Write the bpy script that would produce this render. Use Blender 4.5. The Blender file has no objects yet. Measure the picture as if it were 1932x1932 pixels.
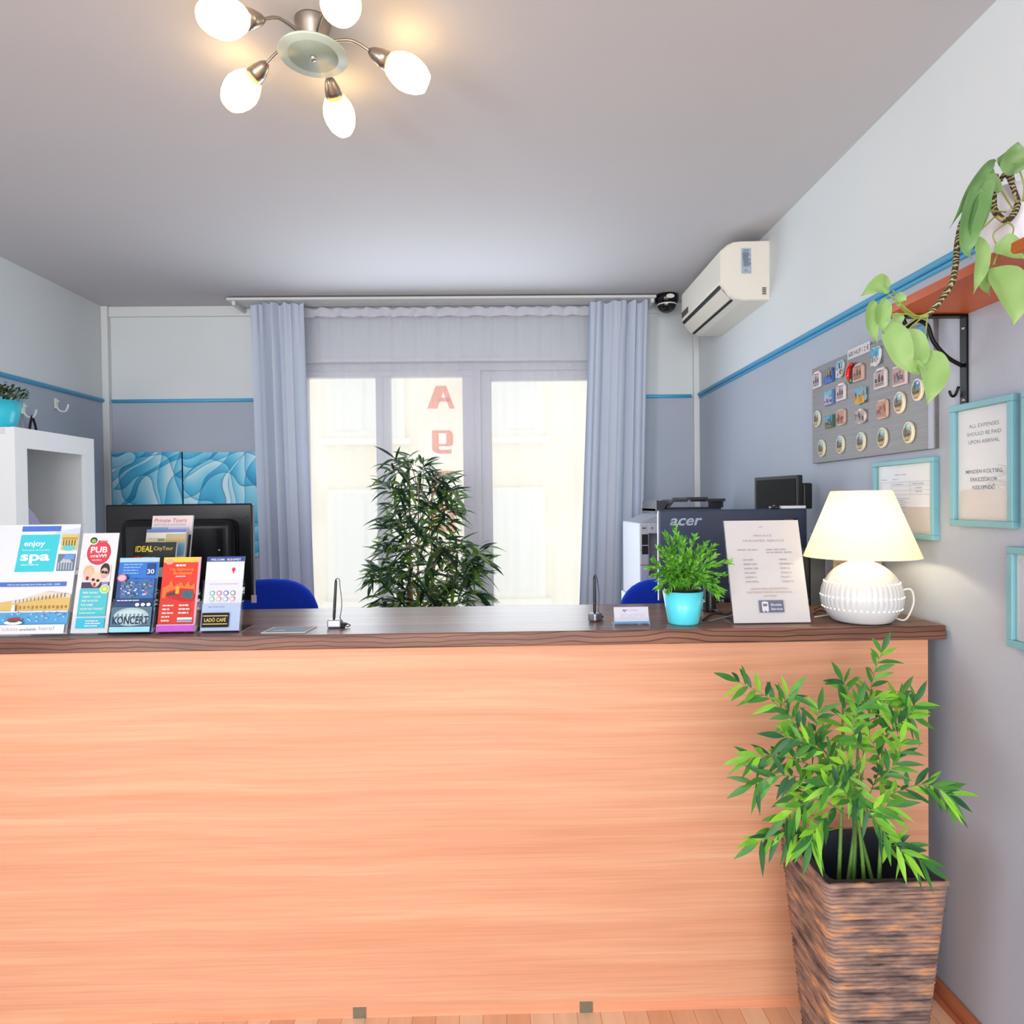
import bpy, bmesh, math, random
from mathutils import Vector, Matrix, noise
C = bpy.context.scene.collection
PI = math.pi
# ------------------------------------------------------------------ camera
F = 1250.0
YAW, PITCH, ROLL = .0173, -.0134, .012
EYE = Vector((0, 0, 1.42))
_f = Vector((math.sin(YAW)*math.cos(PITCH), math.cos(YAW)*math.cos(PITCH), math.sin(PITCH)))
_r0 = Vector((math.cos(YAW), -math.sin(YAW), 0)); _u0 = _r0.cross(_f)
_r = _r0*math.cos(ROLL) - _u0*math.sin(ROLL); _u = _u0*math.cos(ROLL) + _r0*math.sin(ROLL)
cd = bpy.data.cameras.new('camera'); cam = bpy.data.objects.new('camera', cd); C.objects.link(cam)
cd.sensor_width = 36; cd.lens = F/1932*36; cd.clip_start = .02; cd.clip_end = 200
m = Matrix.Identity(4)
for i in range(3): m[i][0] = _r[i]; m[i][1] = _u[i]; m[i][2] = -_f[i]; m[i][3] = EYE[i]
cam.matrix_world = m
bpy.context.scene.camera = cam
def at(x, y, ax, v):
    d = _f + _r*((x-966)/F) - _u*((y-966)/F)
    return EYE + d*((v-EYE[ax])/d[ax])
# ------------------------------------------------------------------ world, lights, exposure
sc = bpy.context.scene
sc.view_settings.view_transform = 'Standard'; sc.view_settings.look = 'None'
sc.view_settings.gamma = 1; sc.view_settings.exposure = 0.22
w = bpy.data.worlds.new('World'); sc.world = w; w.use_nodes = True
w.node_tree.nodes['Background'].inputs[0].default_value = (1.0, .985, .96, 1)
w.node_tree.nodes['Background'].inputs[1].default_value = 1.35
def area(name, loc, rot, sx, sy, power, col):
    l = bpy.data.lights.new(name, 'AREA'); l.shape = 'RECTANGLE'; l.size = sx; l.size_y = sy
    l.energy = power; l.color = col
    o = bpy.data.objects.new(name, l); o.location = loc; o.rotation_euler = rot; C.objects.link(o); return o
# shop window daylight behind the photographer (points to +Y)
area('street_window_light', (-.5, -4.05, 1.5), (math.radians(88), 0, 0), 3.2, 2.3, 170, (.97, .98, 1))
# fill added behind the photographer to brighten the right wall (points to +X)
area('side_fill_light', (-2.36, -.9, 1.45), (math.radians(90), 0, math.radians(-78)), 1.7, 1.7, 105, (.95, .97, 1))
# daylight entering by the glazed door behind the sheer curtain
area('glazed_door_light', (-.3, 3.84, 1.45), (math.radians(-90), 0, 0), 1.6, 1.9, 25, (.82, .91, 1))

DB, XR, XL, HC, TZ = 4.09, 1.233, -2.40, 2.64, 2.069
YF = -4.2
# ------------------------------------------------------------------ materials
def lin(c):
    return tuple(((v/255)/12.92 if v/255 <= .04045 else ((v/255+.055)/1.055)**2.4) for v in c)
MATS = {}
def mat(name, rgb, rough=.5, metal=0, spec=.5, **k):
    key = name
    if key in MATS: return MATS[key]
    M = bpy.data.materials.new(name); M.use_nodes = True; MATS[key] = M
    b = M.node_tree.nodes['Principled BSDF']
    b.inputs['Base Color'].default_value = (*lin(rgb), 1)
    b.inputs['Roughness'].default_value = rough; b.inputs['Metallic'].default_value = metal
    b.inputs['Specular IOR Level'].default_value = spec
    if k.get('coat'): b.inputs['Coat Weight'].default_value = k['coat']; b.inputs['Coat Roughness'].default_value = .08
    if k.get('em'):
        b.inputs['Emission Color'].default_value = (*lin(k.get('emc', rgb)), 1); b.inputs['Emission Strength'].default_value = k['em']
    if k.get('alpha'): b.inputs['Alpha'].default_value = k['alpha']
    if k.get('vary'):   # small procedural colour and bump variation
        nt = M.node_tree; n = nt.nodes.new('ShaderNodeTexNoise'); n.inputs['Scale'].default_value = k.get('vs', 6)
        n.inputs['Detail'].default_value = 5
        tc = nt.nodes.new('ShaderNodeTexCoord'); nt.links.new(tc.outputs['Object'], n.inputs['Vector'])
        mx = nt.nodes.new('ShaderNodeMixRGB'); v = k['vary']
        c = lin(rgb); mx.inputs[1].default_value = (*[x*(1-v) for x in c], 1); mx.inputs[2].default_value = (*[min(1, x*(1+v)) for x in c], 1)
        nt.links.new(n.outputs[0], mx.inputs[0]); nt.links.new(mx.outputs[0], b.inputs['Base Color'])
    if k.get('bump'):
        nt = M.node_tree; n = nt.nodes.new('ShaderNodeTexNoise'); n.inputs['Scale'].default_value = k.get('bs', 200)
        tc = nt.nodes.new('ShaderNodeTexCoord'); nt.links.new(tc.outputs['Object'], n.inputs['Vector'])
        bp = nt.nodes.new('ShaderNodeBump'); bp.inputs['Strength'].default_value = k['bump']; bp.inputs['Distance'].default_value = .002
        nt.links.new(n.outputs[0], bp.inputs['Height']); nt.links.new(bp.outputs[0], b.inputs['Normal'])
    return M
def flat(rgb):
    return mat('print_%02x%02x%02x' % tuple(rgb), tuple(round(c*.88) for c in rgb), .55, 0, .3)
def nodes(name, rough=.5, spec=.5):
    M = bpy.data.materials.new(name); M.use_nodes = True; nt = M.node_tree
    b = nt.nodes['Principled BSDF']; b.inputs['Roughness'].default_value = rough; b.inputs['Specular IOR Level'].default_value = spec
    def N(t, **kw):
        n = nt.nodes.new(t)
        for a, v in kw.items():
            if a in n.inputs.keys(): n.inputs[a].default_value = v
            else: setattr(n, a, v)
        return n
    return M, nt, b, N, nt.links.new
def ramp(N, stops):
    r = N('ShaderNodeValToRGB'); e = r.color_ramp.elements
    while len(e) < len(stops): e.new(.5)
    for i, (p, c) in enumerate(stops):
        e[i].position = p; e[i].color = (*lin(c), 1) if isinstance(c, tuple) else (c, c, c, 1)
    return r

# two tone wall paint: the paint changes at the height of the blue strip
def wall_paint():
    M, nt, b, N, L = nodes('two_tone_paint', .6, .25)
    g = N('ShaderNodeNewGeometry'); s = N('ShaderNodeSeparateXYZ'); L(g.outputs['Position'], s.inputs[0])
    gt = N('ShaderNodeMath', operation='GREATER_THAN'); L(s.outputs[2], gt.inputs[0]); gt.inputs[1].default_value = TZ
    n = N('ShaderNodeTexNoise', Scale=1.7, Detail=3.0); L(g.outputs['Position'], n.inputs['Vector'])
    lo = ramp(N, [(.3, (167, 176, 189)), (.7, (172, 181, 195))]); hi = ramp(N, [(.3, (210, 217, 219)), (.7, (215, 222, 224))])
    L(n.outputs[0], lo.inputs[0]); L(n.outputs[0], hi.inputs[0])
    mx = N('ShaderNodeMixRGB'); L(gt.outputs[0], mx.inputs[0]); L(lo.outputs[0], mx.inputs[1]); L(hi.outputs[0], mx.inputs[2])
    L(mx.outputs[0], b.inputs['Base Color'])
    n2 = N('ShaderNodeTexNoise', Scale=160.0); L(g.outputs['Position'], n2.inputs['Vector'])
    bp = N('ShaderNodeBump', Strength=.12, Distance=.002); L(n2.outputs[0], bp.inputs['Height']); L(bp.outputs[0], b.inputs['Normal'])
    return M
WALL = wall_paint()
CEIL = mat('ceiling_paint', (196, 196, 200), .7, 0, .2, vary=.015, vs=2, bump=.08, bs=120)
WHITE = mat('white_gloss_paint', (232, 234, 232), .35)
TRIMW = mat('white_trim', (214, 218, 218), .5)
PVC = mat('window_pvc', (205, 208, 216), .35)
BLUE = mat('blue_strip_paint', (82, 172, 216), .4)
FRAMEB = mat('turquoise_frame_paint', (114, 168, 180), .45, vary=.03, vs=40)
BLACK = mat('black_plastic', (22, 23, 26), .35)
BLACKM = mat('black_metal', (18, 18, 20), .4, .6)
STEEL = mat('brushed_steel', (176, 168, 160), .3, 1, bump=.05, bs=60)
CHROME = mat('chrome', (200, 200, 205), .12, 1)
def beech(name, a, b_, c, zs=26., xs=1.1):
    M, nt, b, N, L = nodes(name, .42, .4)
    g = N('ShaderNodeTexCoord'); mp = N('ShaderNodeMapping'); mp.inputs['Scale'].default_value = (xs, xs, zs); L(g.outputs['Object'], mp.inputs[0])
    wv = N('ShaderNodeTexNoise', Scale=.9, Detail=2.0); L(g.outputs['Object'], wv.inputs['Vector'])
    ad = N('ShaderNodeVectorMath', operation='MULTIPLY_ADD'); L(wv.outputs['Color'], ad.inputs[0]); ad.inputs[1].default_value = (0, 0, 2.4); L(mp.outputs[0], ad.inputs[2])
    n = N('ShaderNodeTexNoise', Scale=1.0, Detail=7.0, Roughness=.62); L(ad.outputs[0], n.inputs['Vector'])
    r = ramp(N, [(.32, a), (.5, b_), (.68, c)]); L(n.outputs[0], r.inputs[0])
    # fine pores
    mp2 = N('ShaderNodeMapping'); mp2.inputs['Scale'].default_value = (3, 3, 190); L(g.outputs['Object'], mp2.inputs[0])
    n2 = N('ShaderNodeTexNoise', Scale=1.0, Detail=3.0); L(mp2.outputs[0], n2.inputs['Vector'])
    r2 = ramp(N, [(.35, .80), (.6, 1.)]); L(n2.outputs[0], r2.inputs[0])
    mu = N('ShaderNodeMixRGB', blend_type='MULTIPLY'); mu.inputs[0].default_value = .5; L(r.outputs[0], mu.inputs[1]); L(r2.outputs[0], mu.inputs[2])
    L(mu.outputs[0], b.inputs['Base Color'])
    return M
BEECH = beech('beech_laminate', (207, 147, 113), (213, 156, 122), (219, 168, 134), 26., .8)
PLINTH = beech('beech_plinth', (222, 150, 114), (230, 160, 124), (236, 172, 136))
SHELFW = beech('cherry_shelf_laminate', (176, 84, 44), (190, 96, 52), (200, 106, 60))
def zebra():
    M, nt, b, N, L = nodes('dark_zebrano_laminate', .3, .5)
    g = N('ShaderNodeTexCoord'); mp = N('ShaderNodeMapping'); mp.inputs['Scale'].default_value = (2.2, 22, 34); L(g.outputs['Object'], mp.inputs[0])
    n = N('ShaderNodeTexNoise', Scale=1.0, Detail=3.0); L(mp.outputs[0], n.inputs['Vector'])
    base = ramp(N, [(.35, (96, 62, 50)), (.65, (136, 92, 72))]); L(n.outputs[0], base.inputs[0])
    mp2 = N('ShaderNodeMapping'); mp2.inputs['Scale'].default_value = (.9, 11, 12); L(g.outputs['Object'], mp2.inputs[0])
    n3 = N('ShaderNodeTexNoise', Scale=4.0, Detail=2.0); L(g.outputs['Object'], n3.inputs['Vector'])
    ad = N('ShaderNodeVectorMath', operation='MULTIPLY_ADD'); L(n3.outputs['Color'], ad.inputs[0]); ad.inputs[1].default_value = (.4, .5, .5); L(mp2.outputs[0], ad.inputs[2])
    wv = N('ShaderNodeTexWave', bands_direction='Z', Scale=1.9, Distortion=5.0, Detail=1.0); L(ad.outputs[0], wv.inputs['Vector'])
    wv.inputs['Detail Scale'].default_value = .7
    ln = ramp(N, [(.0, .05), (.06, .35), (.16, 1.)]); L(wv.outputs[0], ln.inputs[0])
    mu = N('ShaderNodeMixRGB', blend_type='MULTIPLY'); mu.inputs[0].default_value = .85; L(base.outputs[0], mu.inputs[1]); L(ln.outputs[0], mu.inputs[2])
    L(mu.outputs[0], b.inputs['Base Color']); return M
ZEBRA = zebra()
def zebra_top():
    M, nt, b, N, L = nodes('dark_zebrano_worktop', .33, .3)
    g = N('ShaderNodeTexCoord'); mp = N('ShaderNodeMapping'); mp.inputs['Scale'].default_value = (1.3, 42, 10); L(g.outputs['Object'], mp.inputs[0])
    n = N('ShaderNodeTexNoise', Scale=1.0, Detail=5.0); L(mp.outputs[0], n.inputs['Vector'])
    base = ramp(N, [(.3, (86, 62, 54)), (.5, (116, 86, 74)), (.7, (142, 108, 92))]); L(n.outputs[0], base.inputs[0])
    L(base.outputs[0], b.inputs['Base Color']); return M
ZTOP = zebra_top()
def floor_mat():
    M, nt, b, N, L = nodes('laminate_floor', .35, .4)
    g = N('ShaderNodeTexCoord'); mp = N('ShaderNodeMapping'); mp.inputs['Rotation'].default_value = (0, 0, PI/2); L(g.outputs['Object'], mp.inputs[0])
    br = N('ShaderNodeTexBrick', Scale=1.0); L(mp.outputs[0], br.inputs['Vector'])
    br.inputs['Brick Width'].default_value = .42; br.inputs['Row Height'].default_value = .065; br.inputs['Mortar Size'].default_value = .0006
    br.inputs['Color1'].default_value = (*lin((246, 212, 176)), 1); br.inputs['Color2'].default_value = (*lin((232, 178, 138)), 1)
    br.inputs['Mortar'].default_value = (*lin((150, 96, 66)), 1); br.offset = .37
    n = N('ShaderNodeTexNoise', Scale=1.0, Detail=5.0); mp2 = N('ShaderNodeMapping'); mp2.inputs['Scale'].default_value = (30, 2, 1)
    L(g.outputs['Object'], mp2.inputs[0]); L(mp2.outputs[0], n.inputs['Vector'])
    r = ramp(N, [(.3, .86), (.7, 1.)]); L(n.outputs[0], r.inputs[0])
    mu = N('ShaderNodeMixRGB', blend_type='MULTIPLY'); mu.inputs[0].default_value = 1; L(br.outputs[0], mu.inputs[1]); L(r.outputs[0], mu.inputs[2])
    L(mu.outputs[0], b.inputs['Base Color']); return M
FLOOR = floor_mat()
def cloth(name, rgb, trans=.25, alpha=1.0, tr2=None):
    M = bpy.data.materials.new(name); M.use_nodes = True; nt = M.node_tree; nt.nodes.remove(nt.nodes['Principled BSDF'])
    out = nt.nodes['Material Output']; d = nt.nodes.new('ShaderNodeBsdfDiffuse'); t = nt.nodes.new('ShaderNodeBsdfTranslucent')
    d.inputs[0].default_value = (*lin(rgb), 1); t.inputs[0].default_value = (*lin(tr2 or rgb), 1)
    mx = nt.nodes.new('ShaderNodeMixShader'); mx.inputs[0].default_value = trans
    nt.links.new(d.outputs[0], mx.inputs[1]); nt.links.new(t.outputs[0], mx.inputs[2]); last = mx
    if alpha < 1:
        tr = nt.nodes.new('ShaderNodeBsdfTransparent'); m2 = nt.nodes.new('ShaderNodeMixShader'); m2.inputs[0].default_value = alpha
        nt.links.new(tr.outputs[0], m2.inputs[1]); nt.links.new(mx.outputs[0], m2.inputs[2]); last = m2
    nt.links.new(last.outputs[0], out.inputs[0]); return M
CURT = cloth('grey_blue_curtain_cloth', (198, 208, 224), .12)
SHEER = cloth('white_voile', (226, 226, 236), .5, .42)
def clear(name, tint=(1, 1, 1), gloss=.06):
    M = bpy.data.materials.new(name); M.use_nodes = True; nt = M.node_tree; nt.nodes.remove(nt.nodes['Principled BSDF'])
    out = nt.nodes['Material Output']; tr = nt.nodes.new('ShaderNodeBsdfTransparent'); tr.inputs[0].default_value = (*tint, 1)
    g = nt.nodes.new('ShaderNodeBsdfGlossy'); g.inputs['Roughness'].default_value = .02
    fr = nt.nodes.new('ShaderNodeLayerWeight'); pw = nt.nodes.new('ShaderNodeMath'); pw.operation = 'POWER'; pw.inputs[1].default_value = 4.5; nt.links.new(fr.outputs['Facing'], pw.inputs[0])
    ml = nt.nodes.new('ShaderNodeMath'); ml.operation = 'MULTIPLY'; ml.inputs[1].default_value = .9; nt.links.new(pw.outputs[0], ml.inputs[0])
    ad = nt.nodes.new('ShaderNodeMath'); ad.operation = 'ADD'; ad.use_clamp = True; ad.inputs[1].default_value = gloss; nt.links.new(ml.outputs[0], ad.inputs[0])
    mx = nt.nodes.new('ShaderNodeMixShader'); nt.links.new(ad.outputs[0], mx.inputs[0]); nt.links.new(tr.outputs[0], mx.inputs[1]); nt.links.new(g.outputs[0], mx.inputs[2])
    nt.links.new(mx.outputs[0], out.inputs[0]); return M
GLASS = clear('window_glass', (.97, .99, .98), 0)
PICGLASS = clear('picture_glass', (1, 1, 1), .012)
ACRYL = clear('clear_acrylic', (.97, .98, .985), .0)
def leafmat(name, a, b_, c, trans=.25, sc_=9.):
    M, nt, b, N, L = nodes(name, .42, .35)
    g = N('ShaderNodeTexCoord'); n = N('ShaderNodeTexNoise', Scale=sc_, Detail=2.0); L(g.outputs['Object'], n.inputs['Vector'])
    gg = N('ShaderNodeNewGeometry'); mz = N('ShaderNodeMixRGB'); mz.inputs[0].default_value = .62; L(n.outputs[0], mz.inputs[1]); L(gg.outputs['Random Per Island'], mz.inputs[2])
    r = ramp(N, [(.22, a), (.5, b_), (.78, c)]); L(mz.outputs[0], r.inputs[0]); L(r.outputs[0], b.inputs['Base Color'])
    t = N('ShaderNodeBsdfTranslucent'); L(r.outputs[0], t.inputs[0]); mx = N('ShaderNodeMixShader'); mx.inputs[0].default_value = trans
    L(b.outputs[0], mx.inputs[1]); L(t.outputs[0], mx.inputs[2]); L(mx.outputs[0], nt.nodes['Material Output'].inputs[0]); return M
LEAF1 = leafmat('bamboo_leaf', (38, 92, 52), (74, 142, 46), (136, 198, 54), .18, 22.)
LEAF2 = leafmat('dark_bamboo_leaf', (18, 44, 32), (36, 74, 36), (104, 142, 50), .22, 9.)
LEAF3 = leafmat('small_fresh_leaf', (52, 118, 40), (92, 168, 44), (134, 196, 74), .2, 30.)
LEAF4 = leafmat('pothos_leaf', (110, 154, 84), (142, 182, 106), (184, 210, 146), .3, 7.)
LEAF5 = leafmat('dark_round_leaf', (24, 48, 30), (60, 88, 48), (108, 132, 82), .1, 30.)
STEM = mat('green_cane', (96, 138, 58), .5, vary=.15, vs=30)
STEMB = mat('tan_cane', (150, 120, 70), .6, vary=.2, vs=30)
SOIL = mat('dark_soil', (30, 28, 26), .95, bump=.8, bs=80)
# ------------------------------------------------------------------ mesh builder
class MB:
    def __init__(s, *mats): s.v = []; s.f = []; s.m = []; s.s = []; s.mats = list(mats)
    def mi(s, m):
        if m is None: return 0
        if m not in s.mats: s.mats.append(m)
        return s.mats.index(m)
    def add(s, v, f, m=None, sm=False):
        o = len(s.v); k = s.mi(m); s.v += [Vector(p) for p in v]; s.f += [[i+o for i in q] for q in f]; s.m += [k]*len(f); s.s += [sm]*len(f); return s
    def addbm(s, bm, m=None, sm=False):
        bm.verts.ensure_lookup_table(); bm.verts.index_update()
        s.add([v.co.copy() for v in bm.verts], [[v.index for v in f.verts] for f in bm.faces], m, sm); bm.free(); return s
    def box(s, x0, x1, y0, y1, z0, z1, m=None, bev=0, seg=2):
        bm = bmesh.new(); bmesh.ops.create_cube(bm, size=1)
        for v in bm.verts: v.co = Vector(((x0+x1)/2+v.co.x*(x1-x0), (y0+y1)/2+v.co.y*(y1-y0), (z0+z1)/2+v.co.z*(z1-z0)))
        if bev: bmesh.ops.bevel(bm, geom=bm.edges[:], offset=bev, segments=seg, affect='EDGES', profile=.5)
        return s.addbm(bm, m, False)
    def quad(s, a, b, c, d, m=None): return s.add([a, b, c, d], [[0, 1, 2, 3]], m)
    def tube(s, pts, r, n=8, m=None, cap=True):
        pts = [Vector(p) for p in pts]; k = len(pts); rs = r if isinstance(r, (list, tuple)) else [r]*k
        v = []; up = Vector((0, 0, 1)); prev = None
        for i, p in enumerate(pts):
            t = (pts[min(i+1, k-1)]-pts[max(i-1, 0)]); t = t.normalized() if t.length > 1e-9 else Vector((0, 0, 1))
            if prev is None:
                a = t.cross(up if abs(t.z) < .9 else Vector((1, 0, 0))).normalized()
            else: a = (prev - t*prev.dot(t)); a = a.normalized() if a.length > 1e-6 else t.orthogonal().normalized()
            prev = a; b = t.cross(a)
            for j in range(n):
                w_ = 2*PI*j/n; v.append(p + (a*math.cos(w_)+b*math.sin(w_))*rs[i])
        f = [[i*n+j, i*n+(j+1) % n, (i+1)*n+(j+1) % n, (i+1)*n+j] for i in range(k-1) for j in range(n)]
        if cap: f += [list(range(n))[::-1], [(k-1)*n+j for j in range(n)]]
        return s.add(v, f, m, True)
    def lathe(s, prof, c=(0, 0, 0), n=32, m=None, rad=None, closed=False):
        v = []; c = Vector(c)
        for i, (r, z) in enumerate(prof):
            for j in range(n):
                w_ = 2*PI*j/n; q = r*(rad(w_, z) if rad else 1); v.append(c+Vector((q*math.cos(w_), q*math.sin(w_), z)))
        k = len(prof); f = [[i*n+j, i*n+(j+1) % n, (i+1)*n+(j+1) % n, (i+1)*n+j] for i in range(k-1) for j in range(n)]
        if prof[0][0] > 1e-6 and closed: f.append(list(range(n))[::-1])
        if prof[-1][0] > 1e-6 and closed: f.append([(k-1)*n+j for j in range(n)])
        return s.add(v, f, m, True)
    def prism(s, poly, fn, a, b, m=None):   # poly of 2D points, fn(u, v, t) -> 3D
        n = len(poly); v = [fn(p[0], p[1], a) for p in poly]+[fn(p[0], p[1], b) for p in poly]
        f = [[i, (i+1) % n, n+(i+1) % n, n+i] for i in range(n)]+[list(range(n))[::-1], list(range(n, 2*n))]
        return s.add(v, f, m)
    def xf(s, M, start=0):
        for i in range(start, len(s.v)): s.v[i] = M @ s.v[i]
        return s
    def build(s, name, parent=None, origin=None, label=None, cat=None, group=None, kind=None, smooth=None):
        o_ = Vector(origin) if origin is not None else (parent['_o'] if parent is not None and '_o' in parent else Vector((0, 0, 0)))
        o_ = Vector(o_)
        me = bpy.data.meshes.new(name); me.from_pydata([tuple(p-o_) for p in s.v], [], s.f)
        for m_ in s.mats: me.materials.append(m_)
        for p, k, q in zip(me.polygons, s.m, s.s): p.material_index = k; p.use_smooth = q if smooth is None else smooth
        bm = bmesh.new(); bm.from_mesh(me); bmesh.ops.recalc_face_normals(bm, faces=bm.faces[:]); bm.to_mesh(me); bm.free()
        me.update()
        ob = bpy.data.objects.new(name, me); C.objects.link(ob)
        if parent is not None: ob.parent = parent; ob['_o'] = tuple(o_); ob.location = Vector(o_)-Vector(parent['_o'])
        else: ob.location = o_; ob['_o'] = tuple(o_)
        tag(ob, label, cat, group, kind)
        return ob
def tag(o, label=None, cat=None, group=None, kind=None):
    for k, v in (('label', label), ('category', cat), ('group', group), ('kind', kind)):
        if v: o[k] = v
    return o
def thing(name, loc, label, cat, group=None, kind=None):
    o = bpy.data.objects.new(name, None); C.objects.link(o); o.location = loc; o['_o'] = tuple(loc); o.empty_display_size = .05
    return tag(o, label, cat, group, kind)
_txt = {}
def text_geo(s, bold=0.0, shear=0.0):
    key = (s, bold, shear)
    if key not in _txt:
        cu = bpy.data.curves.new('t', 'FONT'); cu.body = s; cu.size = 1; cu.offset = bold*.55; cu.shear = shear; cu.resolution_u = 3
        o = bpy.data.objects.new('t', cu); C.objects.link(o); bpy.context.view_layer.update()
        me = bpy.data.meshes.new_from_object(o.evaluated_get(bpy.context.evaluated_depsgraph_get()))
        v = [x.co.copy() for x in me.vertices]; f = [list(p.vertices) for p in me.polygons]
        bpy.data.objects.remove(o); bpy.data.curves.remove(cu); bpy.data.meshes.remove(me); _txt[key] = (v, f)
    return _txt[key]
class Art:
    """flat printed artwork: u right, v up, n towards the reader; layers stacked a fraction of a millimetre"""
    def __init__(s, w_, h, paper=(240, 240, 240), st=.00012):
        s.w, s.h, s.k, s.st = w_, h, 0, st; s.mb = MB(flat(paper)); s.poly([(0, 0), (1, 0), (1, 1), (0, 1)], paper)
    def poly(s, pts, col, ):
        n = s.st*s.k+.0004; s.k += 1
        s.mb.add([(p[0]*s.w, p[1]*s.h, n) for p in pts], [list(range(len(pts)))], flat(col) if isinstance(col, tuple) else col); return s
    def rect(s, u0, v0, u1, v1, col, sh=0): return s.poly([(u0, v0), (u1, v0), (u1+sh, v1), (u0+sh, v1)], col)
    def ell(s, cu, cv, ru, rv, col, n=24): return s.poly([(cu+ru*math.cos(2*PI*i/n), cv+rv*math.sin(2*PI*i/n)) for i in range(n)], col)
    def text(s, t, cu, v, hh, col, wmax=None, bold=.02, shear=0, al='c'):
        V, Fc = text_geo(t, bold, shear); xs = [p.x for p in V]; x0, x1 = min(xs), max(xs)
        sz = hh*s.h/.72; wd = (x1-x0)*sz; sx = 1
        if wmax and wd != wmax*s.w: sx = wmax*s.w/wd
        off = {'c': -(x1-x0)/2, 'l': 0, 'r': -(x1-x0)}[al]; n = s.st*s.k+.0004; s.k += 1
        s.mb.add([(cu*s.w+(p.x-x0+off)*sz*sx, v*s.h+p.y*sz, n) for p in V], Fc, flat(col)); return s
    def lines(s, u0, u1, vt, dv, cnt, hh, col, seed=0, al='l'):
        R = random.Random(seed)
        for i in range(cnt):
            wv = (u1-u0)*(.6+.4*R.random()); a = u0 if al == 'l' else (u0+u1-wv)/2; x = a
            while x < a+wv-.01:
                l = min((.05+.09*R.random()), a+wv-x); s.rect(x, vt-i*dv, x+l*.86, vt-i*dv+hh, col); x += l
        return s
def frameM(o, u, v, n):
    M = Matrix.Identity(4)
    for i in range(3): M[i][0] = u[i]; M[i][1] = v[i]; M[i][2] = n[i]; M[i][3] = o[i]
    return M
WR = lambda y, z, x=XR: frameM((x, y, z), (0, -1, 0), (0, 0, 1), (-1, 0, 0))   # on the right wall, origin lower-left corner as read
def leaf(mb, base, d, up, L_, W, droop=.25, m=None, fold=.15, seg=5):
    d = Vector(d).normalized(); s_ = d.cross(Vector(up)); s_ = s_.normalized() if s_.length > 1e-4 else d.orthogonal().normalized(); nrm = s_.cross(d)
    v = []; f = []; prof = [.12, .75, 1., .85, .5, 0.02] if seg == 5 else [.15, 1., .7, .02]
    k = len(prof)
    for i in range(k):
        t = i/(k-1); c = Vector(base)+d*(L_*t)-Vector((0, 0, 1))*(droop*L_*t*t)
        ww = W*.5*prof[i]; v += [c-s_*ww+nrm*ww*fold, c, c+s_*ww+nrm*ww*fold]
    for i in range(k-1):
        a = i*3; f += [[a, a+1, a+4, a+3], [a+1, a+2, a+5, a+4]]
    mb.add(v, f, m, True)
def spline(pts, n=6):
    pts = [Vector(p) for p in pts]; out = []
    for i in range(len(pts)-1):
        p0 = pts[max(i-1, 0)]; p1 = pts[i]; p2 = pts[i+1]; p3 = pts[min(i+2, len(pts)-1)]
        for j in range(n):
            t = j/n; out.append(.5*((2*p1)+(p2-p0)*t+(2*p0-5*p1+4*p2-p3)*t*t+(3*p1-p0-3*p2+p3)*t**3))
    out.append(pts[-1]); return out
def struct(mb, name, label=None): return mb.build(name, None, None, label, None, None, 'structure')
# ================================================================== ROOM
W_ = .12
OX0, OX1, OZ1 = -1.27, .66, 2.30
struct(MB(FLOOR).box(XL-W_, XR+W_, YF-W_, DB+W_, -.08, 0), 'floor')
struct(MB(CEIL).box(XL-W_, XR+W_, YF-W_, DB+W_, HC, HC+.1), 'ceiling')
struct(MB(WALL).box(XL-W_, XL, YF-W_, DB+W_, 0, HC), 'wall_left')
struct(MB(WALL).box(XR, XR+W_, YF-W_, DB+W_, 0, HC), 'wall_right')
struct(MB(WALL).box(XL, XR, YF-W_, YF, 0, HC), 'wall_front')
b = MB(WALL); b.box(XL, OX0, DB, DB+.2, 0, HC).box(OX1, XR, DB, DB+.2, 0, HC).box(OX0, OX1, DB, DB+.2, OZ1, HC); struct(b, 'wall_back')
# blue dado strips (half round), corner and ceiling trims
def strip(name, p, q, n, r=.011):
    struct(MB(BLUE).tube([Vector(p), Vector(q)], r, 10), name)
strip('trim_1', (XL+.045, DB-.004, TZ), (-1.40, DB-.004, TZ), 0); strip('trim_2', (.80, DB-.004, TZ), (XR-.045, DB-.004, TZ), 0)
strip('trim_3', (XL+.004, YF, TZ), (XL+.004, DB-.03, TZ), 0, .0125)
b = MB(BLUE); b.tube([(XR-.004, YF, TZ+.006), (XR-.004, DB-.03, TZ+.006)], .011, 10); b.tube([(XR-.002, YF, TZ-.012), (XR-.002, DB-.03, TZ-.012)], .007, 8); struct(b, 'trim_4')
struct(MB(TRIMW).box(XL, XL+.04, DB-.035, DB, 0, HC, None, .004), 'trim_5')
struct(MB(TRIMW).box(XR-.035, XR, DB-.03, DB, 0, HC, None, .004), 'trim_6')
struct(MB(TRIMW).box(XL+.04, XR-.035, DB-.02, DB, HC-.062, HC, None, .004), 'trim_7')
b = MB(beech('skirting_laminate', (176, 104, 74), (190, 118, 84), (202, 130, 96))); b.box(XR-.014, XR, YF, DB, 0, .055, None, .003).box(XR-.022, XR-.013, YF, DB, 0, .018, None, .003); struct(b, 'baseboard_right')
struct(MB(MATS.get('x', PLINTH)).box(XL, XL+.014, YF, DB, 0, .055), 'baseboard_left')
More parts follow.
